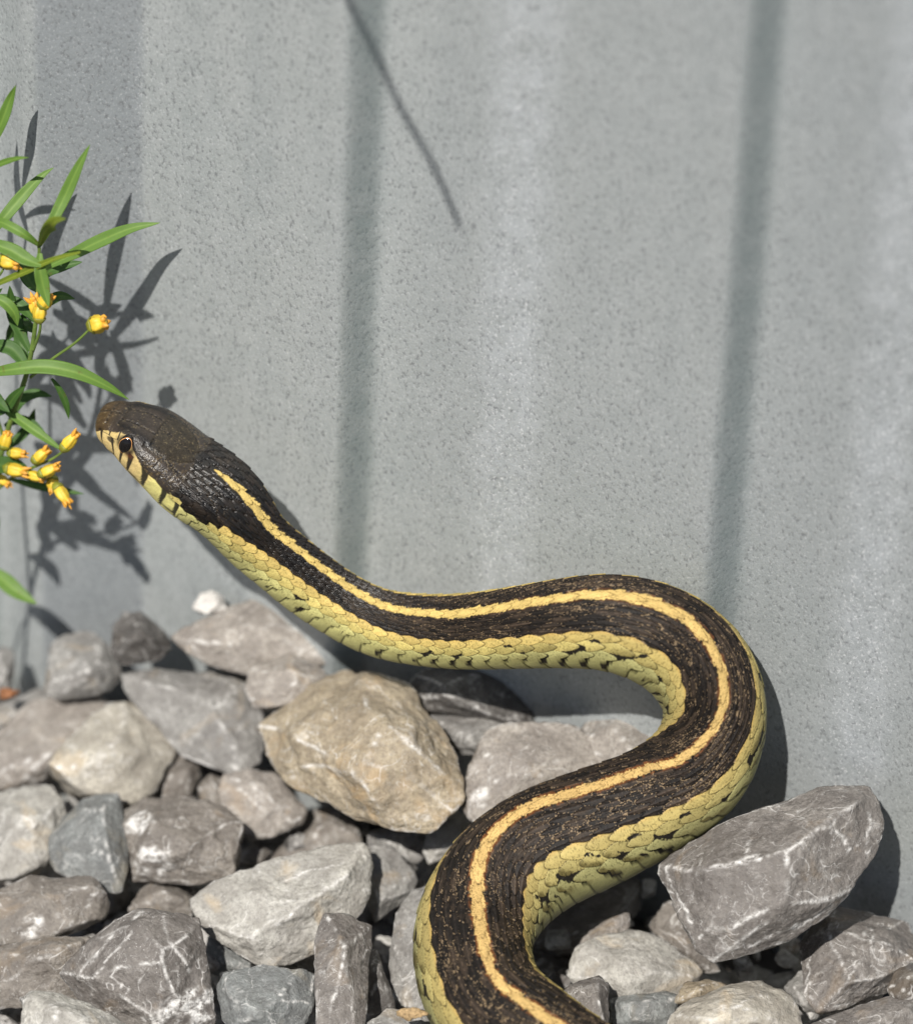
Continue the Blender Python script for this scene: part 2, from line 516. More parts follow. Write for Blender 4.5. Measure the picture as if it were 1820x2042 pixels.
def snake_frames():
    st = []
    for (u, v, m, val, r, al) in SPINE:
        p = on_wall(u, v, val) if m == 'd' else on_z(u, v, val)
        st.append((*p, r * PX, al))
    st = np.array(st)
    D = catmull(st, 40)
    ds = np.linalg.norm(np.diff(D[:, :3], axis=0), axis=1)
    s = np.concatenate([[0], np.cumsum(ds)])
    # smooth the spine a little
    su = np.linspace(0, s[-1], 4000)
    E = np.stack([np.interp(su, s, D[:, k]) for k in range(5)], -1)
    E[:, 4] = np.interp(su * 1000, BACK[:, 0], BACK[:, 1])
    step = su[1] - su[0]
    kern = np.exp(-(np.arange(-60, 61) * step / 0.0030) ** 2); kern /= kern.sum()
    pad = np.pad(E, ((60, 60), (0, 0)), mode='reflect', reflect_type='odd')
    Es = np.stack([np.convolve(pad[:, k], kern, 'valid') for k in range(5)], -1)
    Es[:, 4] = np.convolve(np.pad(Es[:, 4], 60, mode='edge'), kern, 'valid')
    bl = sstep(0.004, 0.014, su)[:, None]
    E = E * (1 - bl) + Es * bl
    return su, E

SU, SE = snake_frames()
S_TOT = SU[-1]

def snake_eval(s):
    E = np.stack([np.interp(s, SU, SE[:, k]) for k in range(5)], -1)
    e = 0.0009
    A = np.stack([np.interp(np.clip(s + e, 0, S_TOT), SU, SE[:, k]) for k in range(3)], -1)
    B = np.stack([np.interp(np.clip(s - e, 0, S_TOT), SU, SE[:, k]) for k in range(3)], -1)
    T = nrm(A - B)
    V = nrm(CAM - E[:, :3])
    V = nrm(V - (V * T).sum(-1, keepdims=True) * T)
    P = -np.cross(T, V)
    al = np.radians(E[:, 4])[:, None]
    Dv = np.cos(al) * V + np.sin(al) * P
    L = np.cross(Dv, -T)
    return E[:, :3], T, Dv, L, E[:, 3]

def theta_of_t(t, s):
    """row coordinate -> angle off the back (degrees); rows 0 = back, 9.5 = edge of the belly plates, 12 = belly"""
    n = sstep(0.10, 0.19, s)                       # neck narrow, mid body wider
    a1 = np.interp(s, [0.02, 0.10, 0.19], [10.5, 10.0, 9.0])
    a2 = np.interp(s, [0.0, 0.027, 0.033, 0.055, 0.085, 0.13, 0.19], [54, 54, 40, 38, 43, 50, 51])
    a3 = np.interp(s, [0.0, 0.027, 0.055, 0.085, 0.13, 0.19], [92, 92, 76, 79, 90, 91])
    at = np.abs(t)
    th = np.where(at < 1, at * a1, np.where(at < 6.5, a1 + (at - 1) / 5.5 * (a2 - a1),
         np.where(at < 9.5, a2 + (at - 6.5) / 3 * (a3 - a2), a3 + (at - 9.5) / 2.5 * (180 - a3))))
    return np.sign(t) * th

def cross_section(th, s):
    """section at angle th (radians) and arc length s -> (toward the back, toward the side), in radii"""
    hd = (1 - sstep(0.021, 0.036, s)) * (0.35 + 0.65 * sstep(0.0, 0.005, s))   # the head is broad and flat
    c, sn = np.cos(th), np.sin(th)
    flat = np.where(c < 0, 1 - 0.16 * np.abs(c) * (1 - hd), 1.0)
    e = 1 + 0.07 * hd * np.sin(2 * th) ** 2
    return c * (1 - 0.27 * hd) * flat * e, sn * (1 + 0.11 * hd) * e

HEAD_END = 0.0255

def snake_mesh():
    rows_mid = np.concatenate([np.linspace(0, 0.0012, 14) ** 1.0, np.arange(0.0013, 0.272, 0.0001), np.arange(0.2725, S_TOT, 0.0006)])
    s = rows_mid
    t = np.concatenate([np.linspace(-12, -9.5, 13)[:-1], np.linspace(-9.5, -6.5, 43)[:-1], np.linspace(-6.5, 6.5, 131)[:-1],
                        np.linspace(6.5, 9.5, 43)[:-1], np.linspace(9.5, 12, 13)[:-1]])
    C, T, Dv, L, r = snake_eval(s)
    S2, T2 = np.meshgrid(s, t, indexing='ij')
    TH = np.radians(theta_of_t(T2, S2))
    cb, cs = cross_section(TH, S2)
    # ---- scale lattice
    Lsc = np.interp(s, [0, 0.03, 0.06, 0.10, 0.16, 0.30], [2.2e-3, 2.6e-3, 3.1e-3, 3.9e-3, 4.5e-3, 4.6e-3])
    phi = np.concatenate([[0], np.cumsum(np.diff(s) / (0.5 * (Lsc[1:] + Lsc[:-1])))])
    PH = phi[:, None] + 0 * T2
    # overlapping scales: at each point the scale nearest the head that still reaches it lies on top
    bx = np.full(T2.shape, -9.0); by = np.zeros(T2.shape); bk = np.zeros(T2.shape); bi = np.zeros(T2.shape)
    cand = []
    wob = 0.05 * noise3(np.stack([PH * 1.3, T2 * 0.9, 0 * PH], -1), 5)
    k0 = np.round(T2)
    for dk in (-1, 0, 1):
        k = np.clip(k0 + dk, -9, 9)
        offp = 0.5 * np.mod(np.abs(k), 2)
        i0 = np.round(PH - offp)
        for di in (-1, 0, 1):
            i = i0 + di
            sz = 1 + 0.10 * (hash01(k + 17, i) - 0.5)
            x = PH - (i + offp) + wob + 0.05 * (hash01(k, i + 3) - 0.5)
            y = T2 - k + 0.5 * wob
            # leaf shaped: blunt in front, drawn out to a rounded point towards the tail
            ay = 0.63 * (1 - 0.34 * sstep(-0.1, 0.72, x)) * sz
            f = np.sqrt((np.abs(x + 0.02) / (0.72 * sz)) ** 2.3 + (np.abs(y) / ay) ** 2.0)
            cand.append((x, f))
            upd = (f < 1) & (x > bx)
            bx = np.where(upd, x, bx); by = np.where(upd, y, by); bk = np.where(upd, k, bk); bi = np.where(upd, i, bi)
    bare = bx < -5
    bk = np.where(bare, k0, bk); bi = np.where(bare, np.round(PH - 0.5 * np.mod(np.abs(k0), 2)), bi); bx = np.where(bare, -0.75, bx)
    gap = np.full(T2.shape, 1.0)
    for x, f in cand:
        gap = np.minimum(gap, np.where((x > bx + 1e-6) & (f >= 1), f - 1, 1.0))
    gap = np.where(bare, 0.0, gap)
    at = np.abs(T2)
    bel = at > 9.55
    # belly plates
    xb = np.mod(PH + 0.25, 1.0)
    gapb = np.minimum(xb, 1 - xb) * 2.2
    h1, h2, h3 = hash01(bk, bi), hash01(bk + 40, bi), hash01(bk + 91, bi * 1.7)
    thd = np.abs(np.degrees(TH))
    head = 1 - sstep(0.0163, 0.0174, S2 + np.where(thd > 62, -0.003, 0.0) + 0.00004 * np.maximum(0, 20 - thd))
    keel = np.exp(-(by / 0.13) ** 2) * (at < 7.5) * (np.abs(bk) > 0.5)
    relief = np.where(at < 6.5, 0.80 * bx + 0.50 * keel - 0.45 * np.exp(-(gap / 0.10) ** 2) - 0.6 * by * by,
                      1.0 * bx - 0.35 * np.exp(-(gap / 0.08) ** 2) - 0.35 * by * by + 0.08 * keel)
    relief = np.where(bel, 0.55 * (xb - 0.5) - 0.5 * np.exp(-(gapb / 0.12) ** 2), relief)
    nk = 1 - sstep(0.045, 0.075, S2)
    amp = np.where(at < 6.5, 0.00020 + 0.00011 * nk, 0.00019) * np.interp(s, [0, 0.25, 0.30, S_TOT], [1, 1, 0.8, 0.05])[:, None] * (1 - head)
    disp = amp * relief

    # ---- colours
    black = np.array([0.0110, 0.0092, 0.0082]); brown = np.array([0.040, 0.029, 0.021]); gold = np.array([0.34, 0.245, 0.145])
    n1 = fbm(np.stack([PH * 4, T2 * 3, 0 * PH], -1), 3, 21)
    n2 = noise3(np.stack([PH * 13, T2 * 4.2, 0 * PH], -1), 31)
    n3 = noise3(np.stack([PH * 22, T2 * 7, 0 * PH + 4], -1), 37)
    col = black + (brown - black) * np.clip(0.34 + 1.15 * (h1 - 0.5) + 0.8 * n1, 0, 1.3)[..., None]
    wear = sstep(0.045, 0.085, S2)                       # the neck is glossy black, the body duller and flecked
    col = col * (0.55 + 0.45 * wear)[..., None]
    col = col * (1 + 1.1 * keel * wear * sstep(-0.5, 0.5, n3 + h3 - 0.3))[..., None]
    patchy = fbm(np.stack([PH * 0.55, T2 * 0.45, 0 * PH], -1), 3, 44)
    edge_f = np.exp(-(gap / 0.20) ** 2)
    fk = sstep(0.62, 0.74, n2 * 0.40 + n3 * 0.52 + 0.66 * edge_f + 0.42 * patchy) * (0.10 + 0.85 * wear)
    fk2 = sstep(0.66, 0.76, n3) * sstep(0.0, 0.3, patchy) * (0.3 + 0.6 * wear)
    fk = np.maximum(fk, fk2)
    line = np.exp(-(gap / 0.13) ** 2)
    col = col * (1 - 0.85 * line)[..., None]
    col = col + (gold * (0.75 + 0.5 * h3)[..., None] - col) * (0.62 * fk)[..., None]
    # back stripe
    amber = np.array([0.58, 0.395, 0.155]); yellow = np.array([0.61, 0.455, 0.155])
    mixs = sstep(0.06, 0.15, S2)[..., None]
    stripe = yellow * (1 - mixs) + amber * mixs
    stripe = stripe * (0.92 + 0.20 * h2 + 0.22 * n1)[..., None]
    stripe = stripe * (1 - 0.55 * line - 0.35 * sstep(0.35, 0.6, n3) * (0.4 + 0.6 * mixs[..., 0]))[..., None]
    sw = np.interp(s, [0.02, 0.03, 0.06, 0.10, 0.14, 0.19, 0.3], [0.80, 0.88, 0.80, 0.76, 0.64, 0.68, 0.72])[:, None]
    sw = sw + 0.13 * (hash01(bi, bk) - 0.5) + 0.20 * (np.mod(PH + 0.5 * (np.sign(T2) > 0), 1.0) - 0.5) + 0.12 * n2
    sw = sw + 0.22 * noise3(np.stack([PH * 0.35, np.sign(T2) * 3, 0 * PH], -1), 77) * (0.4 + 0.6 * mixs[..., 0])
    s0 = 0.0212
    on = sstep(0.0, 0.14, sw * sstep(s0 - 0.0006, s0 + 0.0075, S2) ** 0.45 - at) * (S2 > s0)
    rim = np.exp(-((at - sw) / 0.20) ** 2) * mixs[..., 0] * (at >= sw - 0.05)
    col = col + (np.array([0.26, 0.085, 0.018]) - col) * (0.55 * rim * (n1 > -0.1))[..., None]
    col = col + (stripe - col) * on[..., None]
    # side stripe, rows 7 to 9
    ak = np.abs(bk)
    lem = np.array([[0.58, 0.44, 0.145], [0.55, 0.455, 0.155], [0.49, 0.46, 0.185]])
    lem_far = np.array([[0.43, 0.345, 0.130], [0.41, 0.345, 0.135], [0.34, 0.32, 0.140]])
    idx = np.clip(ak - 7, 0, 2).astype(int)
    side = lem[idx] * (1 - mixs) + lem_far[idx] * mixs
    side = side * (0.82 + 0.36 * h1)[..., None] * (1 + 0.18 * n1)[..., None]
    warm = sstep(0.2, 0.9, -np.sign(T2) * by * 1.4) * (ak == 7)
    side = side + (np.array([0.55, 0.30, 0.07]) - side) * (0.40 * warm)[..., None]
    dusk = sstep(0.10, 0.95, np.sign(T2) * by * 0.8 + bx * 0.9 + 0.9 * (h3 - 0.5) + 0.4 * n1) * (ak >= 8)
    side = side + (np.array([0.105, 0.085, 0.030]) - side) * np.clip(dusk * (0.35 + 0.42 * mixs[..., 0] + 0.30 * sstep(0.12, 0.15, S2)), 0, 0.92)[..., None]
    side = side * (1 - 0.85 * np.exp(-(gap / 0.085) ** 2))[..., None]
    side = side * (1 - 0.40 * sstep(0.40, 0.65, n3))[..., None]
    ison = (ak >= 7) & (at > 5.9)
    cen = np.abs(theta_of_t(bk, S2))
    ison = np.where(S2 < 0.027, cen > head_edge(S2 * 1000) - 3, ison)
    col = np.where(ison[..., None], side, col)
    # belly
    belly = (np.array([0.42, 0.40, 0.165]) * (1 - mixs) + np.array([0.26, 0.25, 0.110]) * mixs) * (1 + 0.14 * n1)[..., None]
    belly = belly * (0.72 + 0.4 * (1 - xb))[..., None]
    belly = belly * (1 - 0.70 * np.exp(-(gapb / 0.12) ** 2))[..., None]
    pale = sstep(10.2, 12, at)[..., None]
    belly = belly * (1 - pale) + np.array([0.40, 0.43, 0.33]) * pale
    col = np.where(bel[..., None], belly, col)
    # black wedges in the seams between the lowest rows
    seam = np.where(bel, gapb * 0.6, gap)
    for (tc, per, off, rx, ry, sd, dens) in ((8.5, 2.0, 0.3, 0.42, 0.62, 1, 0.95), (9.4, 1.0, 0.72, 0.22, 0.55, 2, 0.65), (7.6, 2.0, 1.2, 0.22, 0.35, 3, 0.45)):
        m = np.floor((PH - off) / per + 0.5)
        jit = hash01(m, 0 * m + sd + np.sign(T2))
        xc = PH - (m * per + off) - 0.5 * (jit - 0.5)
        yc = at - tc - 0.25 * (hash01(m, 0 * m + sd + 5) - 0.5)
        big = 1 + 0.35 * sstep(0.13, 0.16, S2)
        blot = ((xc + 0.45 * yc) / (big * rx * (0.5 + 1.0 * jit))) ** 2 + (yc / ry) ** 2 + 0.35 * n2 + 1.3 * np.maximum(seam - 0.12, 0)
        keep = hash01(m + 7, 0 * m + sd + 2 * np.sign(T2)) < dens * np.where(S2 < 0.09, 0.65, 1.0)
        kk = sstep(1.15, 0.85, blot) * keep * sstep(0.036, 0.038, S2)
        col = col + (np.array([0.016, 0.014, 0.011]) - col) * kk[..., None]
    gloss = np.where(at < 6.5, 1.0 * (1 - 0.55 * wear), 0.45) * (1 - 0.5 * on)
    return s, t, S2, T2, TH, C, T, Dv, L, r, cb, cs, disp, col, gloss, head, n1, n2, n3
EYE_S, EYE_TH = 6.95, 58.0          # millimetres from the snout, degrees off the crown

def plate_angle(th):
    """angle off the crown of the section -> angle in the plate chart below"""
    return np.interp(th, [0, 9, 32, 36, 40, 51, 58, 64, 69, 75, 85, 95, 122, 180], [0, 7, 28, 30, 31, 37, 47, 54, 56, 62, 72, 76, 95, 180])

def edge_chart(smm):
    return np.interp(smm, [0, 1.4, 2.3, 3.2, 4.2, 5.2, 6.3, 7.2, 8.0, 8.8, 10, 12, 13.2, 15, 16, 17.2, 18.5, 20, 22, 24, 26.4, 29],
                     [56, 52, 42, 36, 34, 31, 31, 33, 43, 51, 56, 61, 58, 61, 60, 57, 60, 66, 68, 66, 56, 50])

def head_edge(smm):
    """angle off the crown where the dark top of the head gives way to the pale lip plates"""
    c = edge_chart(smm - 0.4)
    return np.interp(c, [0, 7, 28, 30, 31, 37, 47, 54, 56, 62, 72, 76, 95, 180], [0, 9, 32, 36, 40, 51, 58, 64, 69, 75, 85, 95, 122, 180])

SN = snake_mesh()

def snake_point(s, thdeg, lift=0.0):
    """surface point and outward normal of the bare body at arc length s, angle th"""
    s = np.atleast_1d(np.asarray(s, float)); th = np.radians(np.atleast_1d(np.asarray(thdeg, float)))
    C, T, Dv, L, r = snake_eval(s)
    cb, cs = cross_section(th, s)
    N = nrm(cb[:, None] * Dv + cs[:, None] * L)
    return C + r[:, None] * (cb[:, None] * Dv + cs[:, None] * L) + lift * N, N

def build_snake():
    s, t, S2, T2, TH, C, T, Dv, L, r, cb, cs, disp, col, gloss, head, n1, n2, n3 = SN
    col, hdisp, hgloss = paint_head(S2, TH, col, head, n1, n2, n3)
    gloss = gloss * (1 - head) + hgloss * head
    disp = disp + hdisp
    rad = cb[..., None] * Dv[:, None, :] + cs[..., None] * L[:, None, :]
    P = C[:, None, :] + r[:, None, None] * rad + disp[..., None] * nrm(rad)
    nr, nc = P.shape[:2]
    V = P.reshape(-1, 3)
    f = grid_faces(nr, nc, wrap=True)[:, ::-1]
    nv = len(V)
    V = np.vstack([V, C[0] - T[0] * r[0] * 0.4, C[-1]])
    j = np.arange(nc); j2 = (j + 1) % nc
    cap = np.stack([np.full(nc, nv), j, j2], -1)[:, ::-1]
    cap2 = np.stack([np.full(nc, nv + 1), (nr - 1) * nc + j, (nr - 1) * nc + j2], -1)
    org = np.array([*C[len(C) // 2][:2], 0.0])
    me = mesh_np('garter_snake', V - org, [f, cap, cap2], M_SKIN)
    cc = np.vstack([col.reshape(-1, 3), col[0].mean(0), col[-1].mean(0)])
    color_attr(me, 'skin', np.clip(cc, 0.004, 1))
    float_attr(me, 'gloss', np.concatenate([gloss.ravel(), [0.3, 0.3]]))
    o = link('garter_snake', me, loc=org)
    tag(o, 'black garter snake with yellow back and side stripes raising its head above the grey stones', 'snake')
    return o, org
def paint_head(S2, TH, col, head, n1, n2, n3):
    nrow = np.searchsorted(S2[:, 0], 0.030)
    full_disp = np.zeros_like(S2); full_gl = np.full_like(S2, 0.6)
    sr = S2[:nrow] * 1000; thr = np.degrees(np.abs(TH[:nrow]))
    s = sr - 0.4 * sstep(0.5, 3.0, sr); th = plate_angle(thr)
    r = SN[9][:nrow, None] * 1000
    arc = np.radians(th) * r
    q = np.stack([s, np.radians(TH[:nrow] * 57.3) * r, 0 * s], -1)
    a1, a2, a3 = fbm(q * 0.9, 4, 61), fbm(q * 2.6, 3, 62), noise3(q * 7.0, 63)
    gauss = lambda d, w: np.exp(-(d / w) ** 2)
    # crown
    c = np.array([0.028, 0.021, 0.016]) * (1 + 0.55 * a1 + 0.30 * a2)[..., None]
    snout = (1 - sstep(1.6, 4.2, s))[..., None]
    c = c * (1 - snout) + np.array([0.070, 0.044, 0.018]) * (1 + 0.4 * a2)[..., None] * snout
    par = sstep(8.8, 9.6, s) * (1 - sstep(15.5, 16.5, s))
    c = c + (np.array([0.032, 0.025, 0.014]) * (1 + 0.7 * a2 + 0.3 * a3)[..., None] - c) * (0.7 * par)[..., None]
    tanline = np.array([0.11, 0.085, 0.055])
    par_edge = np.interp(s, [8.8, 10, 12.5, 14.5, 16.0, 16.6], [30, 31, 30, 22, 10, 0])
    ln = np.maximum.reduce([
        gauss(s - 9.4 - 0.010 * th, 0.19) * (th < 30), gauss(s - 4.3 + 0.006 * th, 0.17) * (th < 24), gauss(s - 2.5, 0.15) * (th < 30),
        gauss(arc - np.radians(12) * r, 0.17) * (s > 4.3) * (s < 9.5), gauss(arc, 0.18) * ((s > 9.5) & (s < 16.2) | (s < 4.3)),
        gauss((th - par_edge) * np.radians(1) * r, 0.19) * (s > 8.8) * (s < 16.6)])
    c = c * (1 - 0.75 * ln)[..., None] + (0.55 * ln * sstep(-0.2, 0.3, a3))[..., None] * tanline
    c = c + (0.5 * sstep(0.45, 0.7, a3) * sstep(0.1, 0.35, a2))[..., None] * (np.array([0.24, 0.19, 0.10]) - c)
    dark_brow = gauss(th - 25 - (s - 6.5), 5.5) * sstep(3.8, 5.2, s) * (1 - sstep(9.5, 11.0, s))
    c = c * (1 - 0.75 * dark_brow)[..., None]
    # temple, between the crown plates and the lip plates
    temple = sstep(par_edge - 0.6, par_edge + 0.8, th) * sstep(8.6, 9.4, s)
    u1, v1 = s / 3.0, (th - 30) / 17.0
    du, dv = np.abs(np.mod(u1 + 0.5 * np.mod(np.floor(v1), 2), 1) - 0.5), np.abs(np.mod(v1, 1) - 0.5)
    tl = np.maximum(gauss(0.5 - du, 0.05), gauss(0.5 - dv, 0.06))
    tcol = np.array([0.034, 0.026, 0.020]) * (1 + 0.5 * a1)[..., None]
    tcol = tcol + (0.55 * sstep(0.15, 0.5, a2 + 0.3 * a3) * sstep(9, 11, s) * (1 - sstep(14, 20, s)))[..., None] * (np.array([0.15, 0.105, 0.045]) - tcol)
    tcol = tcol * (1 - 0.6 * tl)[..., None] + (0.30 * tl * sstep(0.1, 0.5, a3))[..., None] * np.array([0.45, 0.36, 0.22])
    c = c * (1 - temple)[..., None] + tcol * temple[..., None]
    # lip plates
    edge = edge_chart(s) + 1.6 * a2
    pale = sstep(edge - 0.8, edge + 0.8, th)
    p = np.array([0.60, 0.455, 0.19]) + 0 * c
    w67 = sstep(9.5, 11.8, s)[..., None]; w78 = sstep(12.0, 13.5, s)[..., None]
    p = p * (1 - w67) + np.array([0.68, 0.54, 0.21]) * w67
    p = p * (1 - w78) + np.array([0.61, 0.56, 0.20]) * w78
    p = p * (1 + 0.18 * a1 + 0.10 * a2)[..., None]
    lore = (sstep(2.2, 3.0, s) * (1 - sstep(4.9, 5.3, s)) * (th < 47))[..., None]
    p = p * (1 - 0.45 * lore) + np.array([0.42, 0.31, 0.10]) * 0.45 * lore
    sut = np.zeros_like(s)
    for s0, w0, lean, t0, t1 in ((2.2, .20, .0, 40, 90), (3.55, .16, .0, 28, 48), (4.6, .24, .02, 47, 90), (5.05, .12, 0, 28, 47), (6.6, .32, .015, 60, 92), (8.5, .46, .02, 55, 94),
                                 (11.85, .72, .045, 55, 90), (16.1, .55, .04, 56, 90), (19.0, .45, .03, 60, 90)):
        taper = np.clip(1.25 - (th - t0) / (t1 - t0) * 0.75, 0.3, 1.3)
        sut = np.maximum(sut, sstep(1.15, 0.75, np.abs(s - s0 - lean * (th - 72)) / (w0 * taper)) * (th > t0) * (th < t1))
    sut = np.maximum(sut, sstep(1.2, 0.6, np.hypot((s - 4.0) / 0.75, (th - 55) / 7.0)) * 0.9)
    sut = np.maximum(sut, gauss(th - 47, 1.3) * (s > 2.2) * (s < 4.9) * 0.8)
    mouth = gauss((th - np.interp(s, [0, 2, 6, 11, 18.5], [72, 86, 91, 89, 84])) * np.radians(1) * r, np.interp(s, [0, 10, 12, 19], [.07, .08, .16, .10])) * (s < 19.5)
    olive = sstep(1.2, 0.3, np.hypot((s - 17.6) / 1.6, (th - 61) / 7.0))
    p = p * (1 - 0.6 * olive)[..., None]
    p = p * (1 - 0.96 * np.maximum(sut, mouth))[..., None] + 0.012
    chin = sstep(92, 100, th)[..., None]
    p = p * (1 - chin) + np.array([0.58, 0.48, 0.22]) * (1 + 0.1 * a1)[..., None] * chin
    c = c * (1 - pale)[..., None] + p * pale[..., None]
    de = np.hypot(sr - EYE_S - 0.10, (thr - EYE_TH) * np.radians(1) * r)
    rust = gauss(np.hypot(sr - EYE_S - 1.25, (thr - EYE_TH - 11) * np.radians(1) * r) - 0.2, 0.75)
    c = c + (0.85 * rust)[..., None] * (np.array([0.085, 0.028, 0.012]) - c)
    c = c * (1 - 0.85 * gauss(de - 1.3, 0.5))[..., None]
    nos = gauss(np.hypot(s - 1.9, (th - 40) * np.radians(1) * r), 0.28)
    c = c * (1 - 0.9 * nos)[..., None]
    # plates stop and body scales begin behind the crown
    m = 1 - sstep(16.3, 17.4, s + np.where(th > 62, -3.0, 0.0) + 0.10 * np.maximum(0, 20 - th) * 0.4)
    out = col.copy()
    base = col[:nrow]
    out[:nrow] = base * (1 - m)[..., None] + np.clip(c, 0.006, 1) * m[..., None]
    # relief
    d = np.zeros_like(s)
    d -= 0.12 * ln + 0.05 * tl * temple * (1 - pale) + 0.13 * np.maximum(sut, 0.8 * mouth) * pale
    d += 0.30 * gauss(np.hypot(s - 6.8, (th - 27) * np.radians(1) * r * 0.8), 2.0) - 0.65 * gauss(de, 1.2)
    d += 0.010 * a3 + 0.05 * a1
    d -= 0.12 * nos
    full_disp[:nrow] = d * 1e-3 * (m * sstep(0.0, 1.2, s))
    full_gl[:nrow] = 0.85 + 0.15 * temple - 0.3 * pale
    SN_M = np.zeros_like(S2); SN_M[:nrow] = m
    global HEAD_MASK
    HEAD_MASK = SN_M
    return out, full_disp, full_gl

SNAKE, SORG = build_snake()

def build_eye(side):
    p, n = snake_point(EYE_S * 1e-3 + 0.0001, EYE_TH * side, 0.0 if side > 0 else -0.0012)
    p, n = p[0], n[0]
    C, T, Dv, L, r = snake_eval(np.array([EYE_S * 1e-3]))
    ax = nrm(n + 0.25 * L[0] * side)
    X = nrm(-T[0] - (-T[0] @ ax) * ax); Y = np.cross(ax, X)
    R0_ = 0.00136
    la = np.linspace(0, math.pi * 0.62, 22); lo = np.linspace(0, 2 * math.pi, 48, endpoint=False)
    A, B = np.meshgrid(la, lo, indexing='ij')
    V = (p - ax * R0_ * 0.42 - SORG) + R0_ * (np.cos(A)[..., None] * ax * 0.78 + np.sin(A)[..., None] * (0.94 * np.cos(B)[..., None] * X + 1.36 * np.sin(B)[..., None] * Y))
    V = V.reshape(-1, 3)
    me = mesh_np('eye', V, grid_faces(len(la), len(lo), wrap=True), M_EYE)
    e = link('eye', me, parent=SNAKE)
    # gold ring round the pupil
    a0, a1 = 0.93, 1.02
    ring = []
    for aa in np.linspace(a0, a1, 5):
        for bb in lo:
            k = 1.0
            wob = aa + 0.05 * math.sin(bb * 3 + 1)
            ring.append((p - ax * R0_ * 0.42 - SORG) + R0_ * k * (math.cos(wob) * ax * 0.81 + math.sin(wob) * (0.96 * math.cos(bb) * X + 1.39 * math.sin(bb) * Y)))
    me2 = mesh_np('iris_ring', np.array(ring), grid_faces(5, len(lo), wrap=True), M_IRIS)
    link('iris_ring', me2, parent=e)

M_EYE = mat_plain('eye_black', (0.008, 0.007, 0.007), 0.06, 0.2, 900)
M_IRIS = mat_plain('iris_gold', (0.75, 0.36, 0.13), 0.3, 0.3, 2500)
build_eye(1)
build_eye(-1)
# ------------------------------------------------------------------ stones
def ico(n):
    bm = bmesh.new()
    bmesh.ops.create_icosphere(bm, subdivisions=n, radius=1.0)
    v = np.array([x.co[:] for x in bm.verts]); f = np.array([[q.index for q in p.verts] for p in bm.faces])
    bm.free()
    return v, f
ICO = {k: ico(k) for k in (2, 3, 4, 5, 6)}

def hull_planes(pts, tol=0.992):
    bm = bmesh.new()
    for p in pts: bm.verts.new(p)
    bmesh.ops.convex_hull(bm, input=list(bm.verts))
    bm.normal_update()
    n, d = [], []
    c = pts.mean(0)
    for f in bm.faces:
        nn = np.array(f.normal[:]); dd = nn @ np.array(f.verts[0].co[:])
        if nn @ c > dd: nn, dd = -nn, -dd
        a = f.calc_area()
        if a < 1e-12: continue
        for k in range(len(n)):
            if nn @ n[k] > tol and abs(dd - d[k]) < 4e-4: break
        else:
            n.append(nn); d.append(dd)
    bm.free()
    return np.array(n), np.array(d)

def rock_surface(pts, sub, seed, rough=1.0, soft=320.0, cuts=9):
    """a broken stone: the hull of pts, its faces made uneven and its arrises chipped; returns centre, verts, faces, ridge"""
    c = pts.mean(0)
    q = pts - c
    size = np.sqrt((q ** 2).sum(1)).mean()
    n, d = hull_planes(q)
    rs = np.random.default_rng(seed + 77)
    cut = nrm(nrm(rs.normal(size=(cuts, 3))) + 0.9 * VIEW)
    sup = (q @ cut.T).max(0)
    n = np.vstack([n, cut]); d = np.concatenate([d, sup * rs.uniform(0.82, 0.96, cuts)])
    w, E = np.linalg.eigh(q.T @ q / len(q))
    S = (E * np.sqrt(np.maximum(w, (0.35 * size) ** 2 * 0.2))) @ E.T
    v, f = ICO[sub]
    dirs = nrm(v @ S)
    den = dirs @ n.T
    base = d[None, :] / np.maximum(den, 1e-4)
    x0 = dirs * base.min(1)[:, None]
    k = 1.0 / size
    dv = np.empty_like(den)
    for j in range(len(n)):
        off = (rough * size) * (0.024 * noise3(x0 * k * 1.5 + j * 7.7, seed) + 0.009 * noise3(x0 * k * 4 + j * 3.1, seed + 1))
        dv[:, j] = d[j] + off
    rr = np.where(den > 1e-3, dv / np.maximum(den, 1e-3), 9.0)
    srt = np.sort(rr, axis=1)
    gapr = (srt[:, 1] - srt[:, 0]) / size
    two = np.argpartition(rr, 1, axis=1)[:, :2]
    ang = np.arccos(np.clip((n[two[:, 0]] * n[two[:, 1]]).sum(1), -1, 1))
    gape = gapr / np.maximum(ang, 0.05)
    ksm = soft / size
    r = srt[:, 0] - np.log(np.exp(-ksm * (rr - srt[:, :1])).sum(1)) / ksm
    x = dirs * r[:, None]
    chip = fbm(x * k * 6 + 5, 4, seed + 5)
    chip2 = np.abs(noise3(x * k * 3.2 + 9, seed + 9))
    ter = fbm(x * k * np.array([1.7, 1.7, 2.6]) + 31, 4, seed + 23) * 4.2
    fr = ter - np.floor(ter)
    ledge = np.floor(ter) + sstep(0.86, 1.0, fr)
    steps = np.abs(fbm(x * k * np.array([2.4, 2.4, 5.0]) + 3, 3, seed + 13))
    r2 = r + rough * size * (0.010 * chip - 0.024 * sstep(0.25, 0.6, chip2) * np.exp(-gapr / 0.16) - 0.010 * sstep(0.05, 0.0, steps) + 0.018 * ledge)
    ridge = sstep(0.20, 0.50, ang) * np.exp(-(gape / 0.020) ** 2) * sstep(-0.3, 0.2, noise3(x * k * 3 + 21, seed + 3))
    return c, dirs * r2[:, None], f, ridge

VIEW = nrm(CAM - np.array([0, -0.02, 0.02]))
UPV = np.array([0, 0, 1.0])

